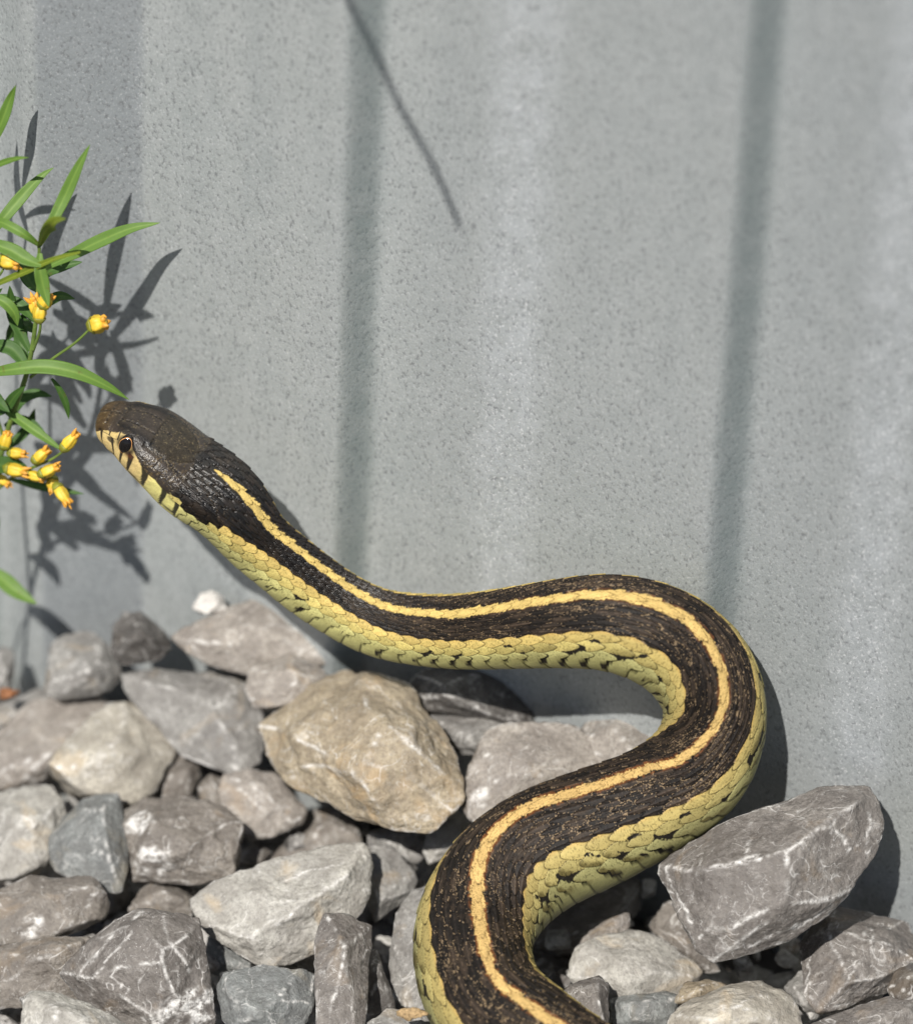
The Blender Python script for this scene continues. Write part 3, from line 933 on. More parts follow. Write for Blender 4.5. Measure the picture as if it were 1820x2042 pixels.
TINT = {'grey': (0.262, 0.260, 0.252), 'blue': (0.205, 0.220, 0.222), 'brown': (0.200, 0.184, 0.166), 'dark': (0.095, 0.090, 0.086),
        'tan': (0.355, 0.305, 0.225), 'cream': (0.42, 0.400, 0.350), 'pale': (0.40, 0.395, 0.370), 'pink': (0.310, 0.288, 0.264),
        'white': (0.66, 0.65, 0.63), 'slate': (0.182, 0.170, 0.160)}


def stone(poly, tint, label, z=0.0, ridge=None, th=0.62, rough=1.0, tilt=0.5, seed=None, hgt=0.45, sub=5, edges=(), patch=()):
    """poly: outline seen from the front; ridge: points (u, v, height as a share of the size) on the near face"""
    poly = np.array(poly, float)
    seed = int(abs(poly[0, 0] * 7 + poly[0, 1] * 3)) % 9973 if seed is None else seed
    rs = np.random.default_rng(seed)
    own = ridge is not None
    cu, cv = (poly.min(0) + poly.max(0)) / 2
    # area centroid
    x, y = poly[:, 0], poly[:, 1]
    x2, y2 = np.roll(x, -1), np.roll(y, -1)
    cr = x * y2 - x2 * y
    A = cr.sum() / 2
    cu, cv = ((x + x2) * cr).sum() / (6 * A), ((y + y2) * cr).sum() / (6 * A)
    size = math.sqrt(abs(A)) * PX
    poly = np.array([cu, cv]) + (poly - np.array([cu, cv])) * 1.06
    if own: ridge = [(a, b, h * 1.6) for a, b, h in ridge]
    N = nrm((1 - tilt) * VIEW + tilt * nrm(UPV + 0.25 * rs.normal(size=3) * np.array([1, 1, 0])))
    if ridge is None:
        ridge = []
        for a in range(3):
            k = rs.integers(len(poly)); f = rs.uniform(0.25, 0.6)
            ridge.append((cu + (poly[k, 0] - cu) * f, cv + (poly[k, 1] - cv) * f, hgt * rs.uniform(0.6, 1.2)))
    jit, jf, jh = rs.normal(size=len(poly)), rs.uniform(0.92, 1.03, (2, len(poly))), rs.uniform(0.8, 1.1, (2, len(poly)))
    for _ in range(12):                      # a stone may lean on the wall but not go through it
        pc = on_z(cu, cv, z)
        at = lambda u, v, h: on_plane(u, v, pc + N * h * size, N)
        pts = [at(u, v, 0.03 * g) for (u, v), g in zip(poly, jit)]
        inner = [np.array(p) for p in pts]
        pts += [at(u, v, h) for u, v, h in ridge]
        for q, (f, h) in enumerate(((0.86, 0.30 * th), (0.55, th))):
            for k in range(0, len(inner), 1 + q):
                pts.append(pc + (inner[k] - pc) * f * jf[q, k] - N * size * h * jh[q, k])
        pts = np.array(pts)
        if wall_dist(pts).min() > 0.0022: break
        z += 0.0016
    c, v, f, rg = rock_surface(pts, sub, seed, rough, cuts=3 if own else 9)
    me = mesh_np('stone', v, f, M_ROCK)
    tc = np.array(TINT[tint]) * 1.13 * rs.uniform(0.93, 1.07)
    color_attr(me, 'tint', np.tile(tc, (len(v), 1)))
    if len(edges) or len(patch):
        # white crushed arrises and broken quartz on the near side
        uu, vv = project(v + c)
        p2 = np.stack([uu, vv], -1) + 5.0 * np.stack([noise3(v * 700, seed), noise3(v * 700 + 50, seed)], -1)
        near = sstep(-0.1, 0.15, (nrm(v) @ VIEW))
        for line in edges:
            L = np.array(line, float)
            dist = np.full(len(v), 1e9)
            for a, b in zip(L[:-1], L[1:]):
                tt = np.clip(((p2 - a) @ (b - a)) / ((b - a) @ (b - a)), 0, 1)
                dist = np.minimum(dist, np.linalg.norm(p2 - a - tt[:, None] * (b - a), axis=1))
            wd = 2.1 * (1 + 0.8 * noise3(v * 260, seed + 4))
            rg = np.maximum(rg, 0.95 * sstep(-0.45, 0.2, noise3(v * 380, seed + 5)) * near * np.exp(-(dist / wd) ** 2))
        for a, b, rad in patch:
            dist = np.linalg.norm(p2 - np.array([a, b]), axis=1) / rad + 0.55 * fbm(v * 330, 4, seed + 6)
            rg = np.maximum(rg, near * sstep(1.0, 0.7, dist) * sstep(-0.25, 0.15, fbm(v * 620, 3, seed + 8)))
    float_attr(me, 'ridge', rg * 0.9)
    o = link('stone', me, loc=c)
    tag(o, label, 'stone', 'loose crushed stones by the wall')
    return o

STONES = [
 ([(383,1212),(401,1181),(423,1176),(443,1188),(453,1214),(412,1224)], 'white', 'small bright white stone at the foot of the steel wall', dict(z=.006, sub=4)),
 ([(345,1270),(380,1248),(440,1225),(480,1205),(515,1185),(560,1203),(630,1253),(690,1293),(682,1330),(640,1345),(560,1345),(500,1342),(430,1327),(380,1300)], 'pink', 'broad pinkish grey stone below the neck of the snake', dict(z=.002, ridge=[(520,1230,.2),(420,1285,.14),(610,1300,.1)])),
 ([(490,1375),(500,1340),(530,1315),(590,1303),(640,1328),(652,1360),(622,1388),(560,1407),(505,1407)], 'pink', 'squat brownish stone with a dark underside left above the big tan stone', dict(z=.004)),
 ([(223,1300),(228,1250),(250,1222),(282,1222),(308,1240),(338,1270),(345,1292),(320,1312),(280,1322),(240,1322)], 'dark', 'dark grey rounded stone against the wall at the left', dict(z=0)),
 ([(85,1335),(95,1295),(130,1268),(165,1258),(197,1263),(217,1290),(237,1320),(247,1347),(225,1372),(170,1387),(110,1392),(85,1370)], 'grey', 'grey stone with white patches at the wall foot, second from the left edge', dict(z=0)),
 ([(-30,1305),(0,1290),(20,1290),(30,1310),(30,1345),(18,1382),(-30,1395)], 'grey', 'grey stone cut by the left picture edge at the wall foot', dict(z=0)),
 ([(245,1347),(300,1338),(370,1339),(430,1339),(485,1344),(502,1398),(526,1440),(528,1482),(510,1522),(470,1537),(405,1522),(360,1505),(335,1470),(310,1430),(285,1400),(255,1380)], 'grey', 'large grey stone between the pale cream stone and the tan stone', dict(z=0, ridge=[(440,1400,.2),(300,1365,.1),(480,1490,.12)])),
 ([(88,1532),(140,1500),(180,1450),(213,1400),(260,1398),(302,1425),(337,1470),(347,1510),(317,1552),(300,1582),(255,1600),(190,1582),(120,1562)], 'cream', 'large pale cream stone at the left with smooth flat face', dict(z=.004, ridge=[(225,1450,.2),(205,1530,.2),(280,1500,.16)])),
 ([(-40,1490),(20,1440),(60,1402),(130,1385),(190,1385),(217,1405),(187,1450),(150,1500),(104,1540),(92,1562),(20,1577),(-40,1577)], 'pink', 'wide pinkish stone tucked behind the pale cream stone', dict(z=-.002)),
 ([(-40,1420),(30,1393),(80,1372),(112,1383),(66,1412),(15,1452),(-40,1464)], 'grey', 'thin grey stone wedged at the left edge below the wall foot', dict(z=-.003)),
 ([(316,1562),(335,1520),(350,1494),(390,1491),(404,1510),(396,1552),(376,1592),(323,1594)], 'brown', 'small brown stone right of the pale cream stone', dict(z=-.001, sub=4)),
 ([(438,1575),(448,1545),(500,1533),(545,1543),(582,1580),(617,1624),(607,1641),(560,1662),(500,1674),(470,1640),(443,1600)], 'pink', 'pinkish angular stone with sharp right corner below the large grey stone', dict(z=.003, ridge=[(500,1570,.16),(545,1610,.18)])),
 ([(390,1575),(420,1543),(447,1553),(467,1620),(482,1662),(440,1634),(403,1605)], 'brown', 'narrow brownish stone behind the angular pinkish stone', dict(z=-.003, sub=4)),
 ([(-40,1595),(40,1573),(100,1569),(122,1590),(132,1630),(112,1682),(90,1722),(30,1745),(-40,1755)], 'pale', 'pale blue grey stone at the left edge under the pinkish stones', dict(z=0)),
 ([(95,1676),(116,1630),(152,1600),(195,1583),(230,1583),(242,1606),(232,1640),(241,1700),(250,1742),(241,1774),(205,1777),(146,1752),(103,1735)], 'blue', 'blue grey stone with a split right side beside the round brown stone', dict(z=.003, ridge=[(205,1615,.18),(215,1700,.2),(125,1670,.1)])),
 ([(228,1642),(255,1610),(285,1593),(350,1590),(402,1596),(448,1610),(479,1640),(494,1682),(487,1717),(460,1742),(400,1762),(340,1752),(270,1759),(253,1730),(243,1690)], 'brown', 'rounded brown stone with white scuffs in the left foreground', dict(z=.004, ridge=[(310,1640,.22),(370,1680,.26),(280,1710,.16)], patch=[(275,1640,26),(300,1720,34),(330,1735,22)], sub=6)),
 ([(-40,1800),(20,1768),(60,1746),(110,1754),(180,1749),(197,1775),(227,1800),(220,1824),(180,1842),(125,1857),(70,1882),(20,1872),(-40,1885)], 'brown', 'brown ridged stone in front of the blue grey stone at the left', dict(z=.002, ridge=[(190,1765,.1),(130,1850,.12),(90,1790,.16)], edges=[[(205,1765),(180,1800),(150,1835),(130,1856)]], patch=[(60,1850,24)])),
 ([(253,1822),(275,1780),(305,1760),(350,1763),(387,1790),(392,1827),(370,1838),(300,1818)], 'brown', 'small brown stone under the rounded brown stone', dict(z=-.004, sub=4)),
 ([(128,1940),(170,1890),(220,1850),(272,1813),(330,1823),(390,1838),(393,1880),(387,1895),(407,1960),(425,1995),(427,2065),(240,2068),(165,2002)], 'slate', 'big smooth brown stone with white broken quartz corner at bottom left', dict(z=.004, ridge=[(275,1840,.16),(330,1895,.22),(360,1960,.2),(180,1950,.16),(280,2040,.12)], sub=6, edges=[[(285,1818),(240,1850),(205,1885),(170,1928),(150,1952)],[(325,1828),(338,1880),(350,1890),(380,1938)],[(130,1945),(170,1998)]], patch=[(385,2005,48),(345,2030,34),(300,2045,20)])),
 ([(-40,1895),(70,1882),(125,1862),(175,1872),(140,1930),(168,2000),(120,2002),(60,1987),(-40,2010)], 'brown', 'rough brown stone at the left edge beside the quartz cornered stone', dict(z=-.001)),
 ([(44,2065),(54,1975),(110,1984),(160,1999),(210,2014),(262,2045),(275,2110),(40,2110)], 'pale', 'pale flat stone at the bottom left corner', dict(z=.006)),
 ([(385,1790),(443,1752),(575,1710),(662,1690),(718,1684),(735,1718),(732,1777),(706,1826),(645,1845),(632,1894),(580,1919),(528,1928),(507,1911),(481,1878),(407,1855)], 'pale', 'long pale grey stone with a bright diagonal ridge in the middle foreground', dict(z=.006, ridge=[(490,1868,.12),(600,1800,.2),(690,1748,.16),(560,1850,.16)], sub=6, edges=[[(420,1845),(455,1858),(490,1870),(530,1845),(570,1825),(610,1798),(650,1775),(690,1750),(715,1725),(722,1700)],[(560,1760),(620,1738),(680,1722)]])),
 ([(718,1692),(745,1683),(792,1699),(817,1735),(836,1755),(812,1792),(772,1802),(748,1838),(735,1800)], 'grey', 'grey stone squeezed between the long pale stone and the snake', dict(z=.001)),
 ([(408,1862),(480,1880),(512,1910),(502,1948),(455,1934),(425,1944),(410,1902)], 'blue', 'small blue grey stone under the left end of the long pale stone', dict(z=-.003, sub=4)),
 ([(428,1952),(450,1937),(530,1930),(632,1938),(637,1960),(622,2002),(597,2037),(592,2070),(443,2070),(438,2000)], 'blue', 'flat topped grey green stone at the bottom, left of the upright brown stone', dict(z=.004)),
 ([(630,1932),(636,1850),(647,1824),(690,1821),(732,1836),(740,1850),(717,1900),(732,1920),(730,1990),(722,2068),(632,2068),(636,1990)], 'slate', 'upright brown block of stone with a square top at the bottom', dict(z=.008, ridge=[(690,1870,.2),(680,1960,.2)])),
 ([(728,1900),(750,1888),(764,1930),(784,1985),(794,2012),(735,2024),(725,1990)], 'dark', 'dark splintered stone leaning on the upright brown block', dict(z=0, sub=4)),
 ([(773,1892),(790,1830),(820,1778),(855,1748),(880,1760),(870,1850),(870,1950),(860,2015),(802,2004),(785,1962)], 'grey', 'tall light grey stone pressed against the left side of the snake', dict(z=.001)),
 ([(725,2045),(770,2014),(822,2014),(858,2028),(860,2075),(725,2075)], 'grey', 'stone with a tan crumb on it at the bottom edge left of the snake', dict(z=.004, sub=4)),
 ([(843,1702),(855,1660),(875,1624),(902,1617),(950,1630),(960,1660),(910,1700),(855,1722)], 'pale', 'smooth pale grey stone showing just above the lower loop of the snake', dict(z=.004)),
 ([(733,1662),(780,1647),(852,1653),(860,1690),(832,1724),(800,1707),(738,1692)], 'grey', 'flat grey stone below the right end of the tan stone', dict(z=-.001)),
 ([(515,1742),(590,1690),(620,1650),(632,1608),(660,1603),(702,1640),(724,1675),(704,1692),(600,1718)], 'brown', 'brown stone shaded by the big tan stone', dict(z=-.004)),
 ([(525,1450),(540,1428),(593,1403),(628,1362),(682,1340),(732,1343),(767,1362),(808,1371),(842,1414),(864,1455),(914,1500),(924,1588),(884,1622),(849,1650),(777,1644),(713,1628),(663,1602),(628,1580),(597,1543),(543,1533)], 'tan', 'largest stone, tan and rough, in the middle below the snake', dict(z=.007, ridge=[(640,1420,.16),(760,1440,.26),(720,1540,.28),(860,1560,.14),(600,1480,.16)], sub=6, rough=1.2)),
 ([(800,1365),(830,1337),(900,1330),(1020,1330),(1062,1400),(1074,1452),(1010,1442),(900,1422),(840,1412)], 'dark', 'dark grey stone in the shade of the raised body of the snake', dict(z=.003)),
 ([(845,1425),(900,1415),(1000,1432),(1017,1455),(972,1482),(957,1507),(915,1503),(878,1472)], 'grey', 'grey banded stone between the tan stone and the shaded dark stone', dict(z=-.001)),
 ([(912,1612),(925,1570),(960,1500),(965,1468),(1000,1443),(1090,1442),(1160,1452),(1215,1500),(1200,1560),(1110,1620),(960,1645)], 'pink', 'wide light grey stone with white veins behind the lower loop of the snake', dict(z=.002, ridge=[(985,1500,.1),(1060,1530,.18),(960,1580,.1)], edges=[[(962,1490),(985,1520),(975,1560),(950,1600)]], patch=[(960,1590,24)])),
 ([(1130,1500),(1150,1460),(1190,1422),(1250,1394),(1335,1390),(1355,1480),(1300,1550),(1200,1560)], 'pink', 'light grey stone inside the right bend of the snake', dict(z=.003)),
 ([(1322,1729),(1349,1705),(1453,1640),(1497,1628),(1536,1626),(1576,1600),(1628,1578),(1724,1576),(1743,1606),(1752,1650),(1735,1703),(1708,1729),(1700,1773),(1650,1809),(1593,1857),(1549,1878),(1427,1909),(1397,1892),(1384,1864),(1349,1800)], 'slate', 'big angular grey brown rock with white ridges at the right', dict(z=.011, ridge=[(1405,1733,.17),(1480,1711,.19),(1567,1697,.24),(1658,1641,.20),(1712,1598,.10),(1560,1800,.20),(1420,1850,.10)], sub=6, rough=0.8, tilt=.42, edges=[[(1325,1724),(1365,1735),(1405,1732),(1450,1722),(1480,1711),(1530,1706),(1567,1697),(1600,1680),(1658,1641),(1690,1612),(1717,1597)],[(1715,1597),(1730,1620),(1733,1650),(1725,1690),(1700,1735)],[(1480,1711),(1510,1740),(1502,1790)],[(1567,1697),(1563,1735),(1572,1762)],[(1385,1862),(1402,1882),(1450,1892),(1500,1882),(1600,1842),(1690,1792)],[(1326,1732),(1350,1785),(1384,1858)],[(1497,1636),(1492,1680),(1484,1711)],[(1660,1650),(1690,1690),(1680,1720)]])),
 ([(1600,1880),(1645,1820),(1690,1798),(1810,1837),(1850,1900),(1840,1920),(1768,1966),(1680,2005),(1628,2014),(1604,1983)], 'slate', 'brown stone with a dark upper face at the right edge below the big angular rock', dict(z=.006, ridge=[(1645,1850,.16),(1740,1880,.2),(1690,1960,.18)], edges=[[(1640,1830),(1612,1870),(1613,1930),(1606,1980)],[(1640,1838),(1700,1822),(1760,1835),(1815,1855)],[(1612,1985),(1640,2008),(1690,2000)]], sub=6)),
 ([(1133,1932),(1150,1884),(1200,1874),(1260,1856),(1322,1874),(1372,1915),(1412,1940),(1397,1962),(1350,1982),(1330,2002),(1230,2012),(1140,1962)], 'pale', 'smooth pale grey stone to the right of the lower body of the snake', dict(z=0)),
 ([(1213,1990),(1330,1972),(1356,1990),(1345,2035),(1300,2055),(1228,2050)], 'blue', 'layered dark slaty stone under the smooth pale grey stone', dict(z=-.001, sub=4)),
 ([(1120,1970),(1195,1946),(1212,1965),(1216,2075),(1170,2075),(1130,2000)], 'slate', 'small brown stone touching the snake at the bottom', dict(z=.004, sub=4)),
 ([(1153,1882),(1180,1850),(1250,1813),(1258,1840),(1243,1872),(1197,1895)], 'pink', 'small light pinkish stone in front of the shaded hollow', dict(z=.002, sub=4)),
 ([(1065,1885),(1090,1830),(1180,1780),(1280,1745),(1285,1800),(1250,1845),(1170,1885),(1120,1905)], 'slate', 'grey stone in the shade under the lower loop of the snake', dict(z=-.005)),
 ([(1288,1842),(1340,1788),(1375,1850),(1405,1900),(1435,1932),(1392,1942),(1320,1882)], 'brown', 'brown stone propped under the left corner of the big angular rock', dict(z=-.002)),
 ([(1325,2040),(1370,2000),(1440,1969),(1520,1953),(1572,1980),(1594,2020),(1600,2085),(1330,2085)], 'cream', 'cream stone at the bottom between the pale grey stone and the corner', dict(z=.006)),
 ([(1343,1997),(1365,1960),(1410,1953),(1455,1965),(1400,2003)], 'tan', 'small tan stone behind the bottom cream stone', dict(z=.003, sub=4)),
 ([(1590,2060),(1680,2020),(1770,1988),(1850,1985),(1850,2090),(1600,2090)], 'slate', 'brown stone in the bottom right corner', dict(z=.005)),
 ([(1768,1972),(1785,1930),(1850,1913),(1850,1992),(1790,2003)], 'dark', 'dark stone at the right edge above the corner', dict(z=.008, sub=4)),
 ([(1560,1970),(1600,1928),(1625,1990),(1645,2022),(1600,2015)], 'grey', 'narrow grey stone between the cream stone and the right edge stone', dict(z=-.001, sub=4)),
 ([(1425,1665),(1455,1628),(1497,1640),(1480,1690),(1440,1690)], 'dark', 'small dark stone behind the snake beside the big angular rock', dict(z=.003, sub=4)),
]

def build_stones():
    for poly, tint, label, kw in STONES:
        stone(poly, tint, label, **kw)

def build_gravel():
    """the rest of the stone bed: the layer under the stones in front, and the bed going on beyond the picture"""
    rs = np.random.default_rng(5)
    Vs, Fs, Ts, Rs = [], [], [], []
    nv = 0
    cols = np.array([TINT[k] for k in ('grey', 'brown', 'pink', 'slate', 'pale', 'blue', 'dark', 'grey')])
    def add(c, size, sd, lv=3):
        nonlocal nv
        v3, f3 = ICO[lv]
        pts = nrm(rs.normal(size=(11, 3))) * size * np.array([1.0, 0.8, 0.62]) * rs.uniform(0.75, 1.1, (11, 1))
        pts = np.vstack([pts, -pts[:5] * rs.uniform(0.7, 1.0, (5, 1))])
        a = rs.uniform(0, 6.28)
        Rz = np.array([[math.cos(a), -math.sin(a), 0], [math.sin(a), math.cos(a), 0], [0, 0, 1]])
        n, d = hull_planes(pts @ Rz.T)
        rr = d[None] / np.maximum(v3 @ n.T, 1e-3)
        srt = np.sort(rr, 1)
        x = v3 * np.minimum(srt[:, :1], size * 1.15)
        Vs.append(x + c); Fs.append(f3 + nv); nv += len(v3)
        Ts.append(np.tile(cols[rs.integers(len(cols))] * rs.uniform(0.8, 1.15), (len(v3), 1)))
        Rs.append((0.0 if lv == 2 else 0.5) * np.exp(-((srt[:, 1] - srt[:, 0]) / size / 0.06) ** 2))
    def front(x, y):            # room in front of the wall
        return wall_dist(np.array([x, y, 0.0]))
    n = 0
    while n < 900:              # under the picture's stones
        x, y = rs.uniform(-0.10, 0.10), rs.uniform(-0.11, 0.06)
        s = rs.uniform(0.005, 0.012)
        if front(x, y) < s * 0.8: continue
        add(np.array([x, y, -0.0085 - s * 0.55 - rs.uniform(0, 0.008)]), s, n); n += 1
    n = 0
    while n < 520:              # chips and grit caught between them
        x, y = rs.uniform(-0.10, 0.10), rs.uniform(-0.11, 0.06)
        s = rs.uniform(0.0011, 0.0036)
        if front(x, y) < s: continue
        add(np.array([x, y, rs.uniform(-0.010, -0.003)]), s, n); n += 1
    n = 0
    while n < 3600:             # beyond it
        x, y = rs.uniform(-0.60, 0.60), rs.uniform(-0.66, 0.34)
        s = rs.uniform(0.008, 0.019)
        if front(x, y) < s * 0.9: continue
        u, v = project(np.array([x, y, 0.0]))
        if -130 < u < 1950 and v < 2200 and v > 1000: continue
        z = -0.016 if (abs(u - 1900) < 1300 and 2040 < v < 2480) else -0.004 - 0.004 * (n % 3)
        add(np.array([x, y, z - s * 0.45 + rs.uniform(-0.006, 0.002)]), s, n, 2); n += 1
    me = mesh_np('gravel', np.vstack(Vs), np.vstack(Fs), M_ROCK, smooth=False)
    color_attr(me, 'tint', np.vstack(Ts)); float_attr(me, 'ridge', np.concatenate(Rs))
    tag(link('gravel', me), 'bed of crushed grey stone filling the gaps below the larger stones', 'gravel', kind='stuff')

build_stones()
build_gravel()
# ------------------------------------------------------------------ wildflower at the left
VW = lambda p: nrm(CAM - p)

def tube(path, r0, r1, seg=8):
    P = catmull(path, 8) if len(path) > 2 else np.asarray(path, float)
    T = nrm(np.gradient(P, axis=0))
    A = nrm(np.cross(T, [0.31, 0.87, 0.2])); B = np.cross(T, A)
    th = np.linspace(0, 2 * math.pi, seg, endpoint=False)
    rr = np.linspace(r0, r1, len(P))[:, None, None]
    V = P[:, None] + rr * (np.cos(th)[None, :, None] * A[:, None] + np.sin(th)[None, :, None] * B[:, None])
    n = len(P)
    V = np.vstack([V.reshape(-1, 3), P[:1], P[-1:]])
    j = np.arange(seg); j2 = (j + 1) % seg
    c1 = np.stack([np.full(seg, n * seg), j2, j], -1); c2 = np.stack([np.full(seg, n * seg + 1), (n - 1) * seg + j, (n - 1) * seg + j2], -1)
    return V, [grid_faces(n, seg, wrap=True), c1, c2]

def W(pts):
    return np.array([on_wall(u, v, d * 1.75e-3) for u, v, d in pts])

def stem(parent, org, pts, r0, r1, world=False):
    P = np.array(pts) if world else W(pts)
    V, f = tube(P, r0, r1)
    return link('stem', mesh_np('stem', V - org, f, M_STEM), parent=parent)

def leaf(parent, org, pts, width, mat, fold=0.25, twist=0.0, base=0.25):
    """pts: (u, v, mm off the wall) from base to tip; width in picture units"""
    P = catmull(W(pts), 12)
    s = np.concatenate([[0], np.cumsum(np.linalg.norm(np.diff(P, axis=0), axis=1))]); s /= s[-1]
    su = np.linspace(0, 1, 30)
    P = np.stack([np.interp(su, s, P[:, k]) for k in range(3)], -1)
    T = nrm(np.gradient(P, axis=0))
    nv = nrm(VW(P) + 0.35 * np.array([0, 0, 1.0]) + twist * np.array([1.0, 0, 0]))
    B = nrm(np.cross(T, nv)); N = np.cross(B, T)
    w = 1.2 * width * PX * 0.5 * (np.minimum(1, base + (1 - base) * np.sin(np.clip(su / 0.8, 0, 1) * math.pi / 2)) * np.clip(1 - su ** 2.4, 0, 1) ** 0.85)
    w = np.maximum(w, 2e-5)
    k = np.linspace(-1, 1, 9)
    rip = 0.05 * np.sin(su * 19)[:, None]
    V = P[:, None] + (w[:, None] * k)[..., None] * B[:, None] + (w[:, None] * (fold * (np.abs(k) ** 1.3 - 0.4) + rip * k))[..., None] * N[:, None]
    thick = 0.00009
    Q = V - thick * N[:, None]
    n, m = V.shape[:2]
    f1 = grid_faces(n, m)
    off = n * m
    r = np.arange(n - 1)
    e1 = np.stack([r * m, (r + 1) * m, (r + 1) * m + off, r * m + off], -1)
    e2 = np.stack([r * m + m - 1, r * m + m - 1 + off, (r + 1) * m + m - 1 + off, (r + 1) * m + m - 1], -1)
    me = mesh_np('leaf', np.vstack([V.reshape(-1, 3), Q.reshape(-1, 3)]) - org, [f1, f1[:, ::-1] + off, e1, e2], mat)
    mid = np.tile(np.exp(-(k / 0.13) ** 2), n)
    float_attr(me, 'midrib', np.concatenate([mid, mid]))
    return link('leaf', me, parent=parent)

def lathe(base, ax, prof, seg=14, lobes=0, org=0.0, amp=0.1):
    ax = nrm(ax); A = nrm(np.cross(ax, [0.2, 0.9, 0.35])); B = np.cross(ax, A)
    th = np.linspace(0, 2 * math.pi, seg, endpoint=False)
    V = []
    for z, r in prof:
        rr = r * (1 + (amp * np.cos(th * lobes) if lobes else 0 * th))
        V.append(base + ax * z + rr[:, None] * (np.cos(th)[:, None] * A + np.sin(th)[:, None] * B))
    V = np.array(V)
    return V.reshape(-1, 3) - org, grid_faces(len(prof), seg, wrap=True)

def bud(parent, org, u, v, d, du, dv, length=34, rad=10, open_=0.0):
    """a yellow floret with an orange tip; (du, dv) is its direction in the picture"""
    p = on_wall(u, v, d * 1.75e-3)
    ax = nrm(R * du - U * dv + 0.25 * VW(p) * math.hypot(du, dv))
    jr = np.random.default_rng(int(u * 13 + v * 7) % 9999)
    Lm, rm = length * PX * jr.uniform(0.85, 1.12), rad * PX * jr.uniform(0.85, 1.1)
    p = p - ax * Lm * 0.5
    prof = [(0, 0.0001), (0.04 * Lm, 0.45 * rm), (0.2 * Lm, 0.80 * rm), (0.42 * Lm, rm), (0.62 * Lm, 0.90 * rm), (0.80 * Lm, 0.62 * rm), (0.90 * Lm, 0.34 * rm), (0.92 * Lm, 0.0001)]
    V, f = lathe(p, ax, prof, 18, 5, org, 0.16)
    V = V + 0.07 * rm * np.stack([noise3(V * 1500 + q_, 9) for q_ in (0, 31, 62)], -1)
    b = link('flower_bud', mesh_np('flower_bud', V, f, M_BUD), parent=parent)
    A = nrm(np.cross(ax, [0.3, 0.8, 0.4])); B = np.cross(ax, A)
    for k in range(5):
        a = k * 2 * math.pi / 5 + u
        dr = A * math.cos(a) + B * math.sin(a)
        q = p + ax * Lm * 0.70 + dr * rm * 0.36
        Vp, fp = lathe(q, nrm(ax + dr * (0.08 + open_ + jr.uniform(-0.1, 0.25))), [(0, 0.3 * rm), (0.14 * Lm, 0.36 * rm), (0.26 * Lm, 0.26 * rm), (0.36 * Lm * jr.uniform(0.6, 1.25), 0.00003)], 8, 0, org)
        link('petal', mesh_np('petal', Vp, fp, M_TIP), parent=b)
    Vc, fc = lathe(p - ax * Lm * 0.03, ax, [(0, 0.00005), (0.02 * Lm, 0.5 * rm), (0.16 * Lm, 0.88 * rm), (0.27 * Lm, 1.02 * rm), (0.28 * Lm, 0.9 * rm)], 16, 5, org, 0.12)
    link('calyx', mesh_np('calyx', Vc, fc, M_CALYX), parent=b)
    return b

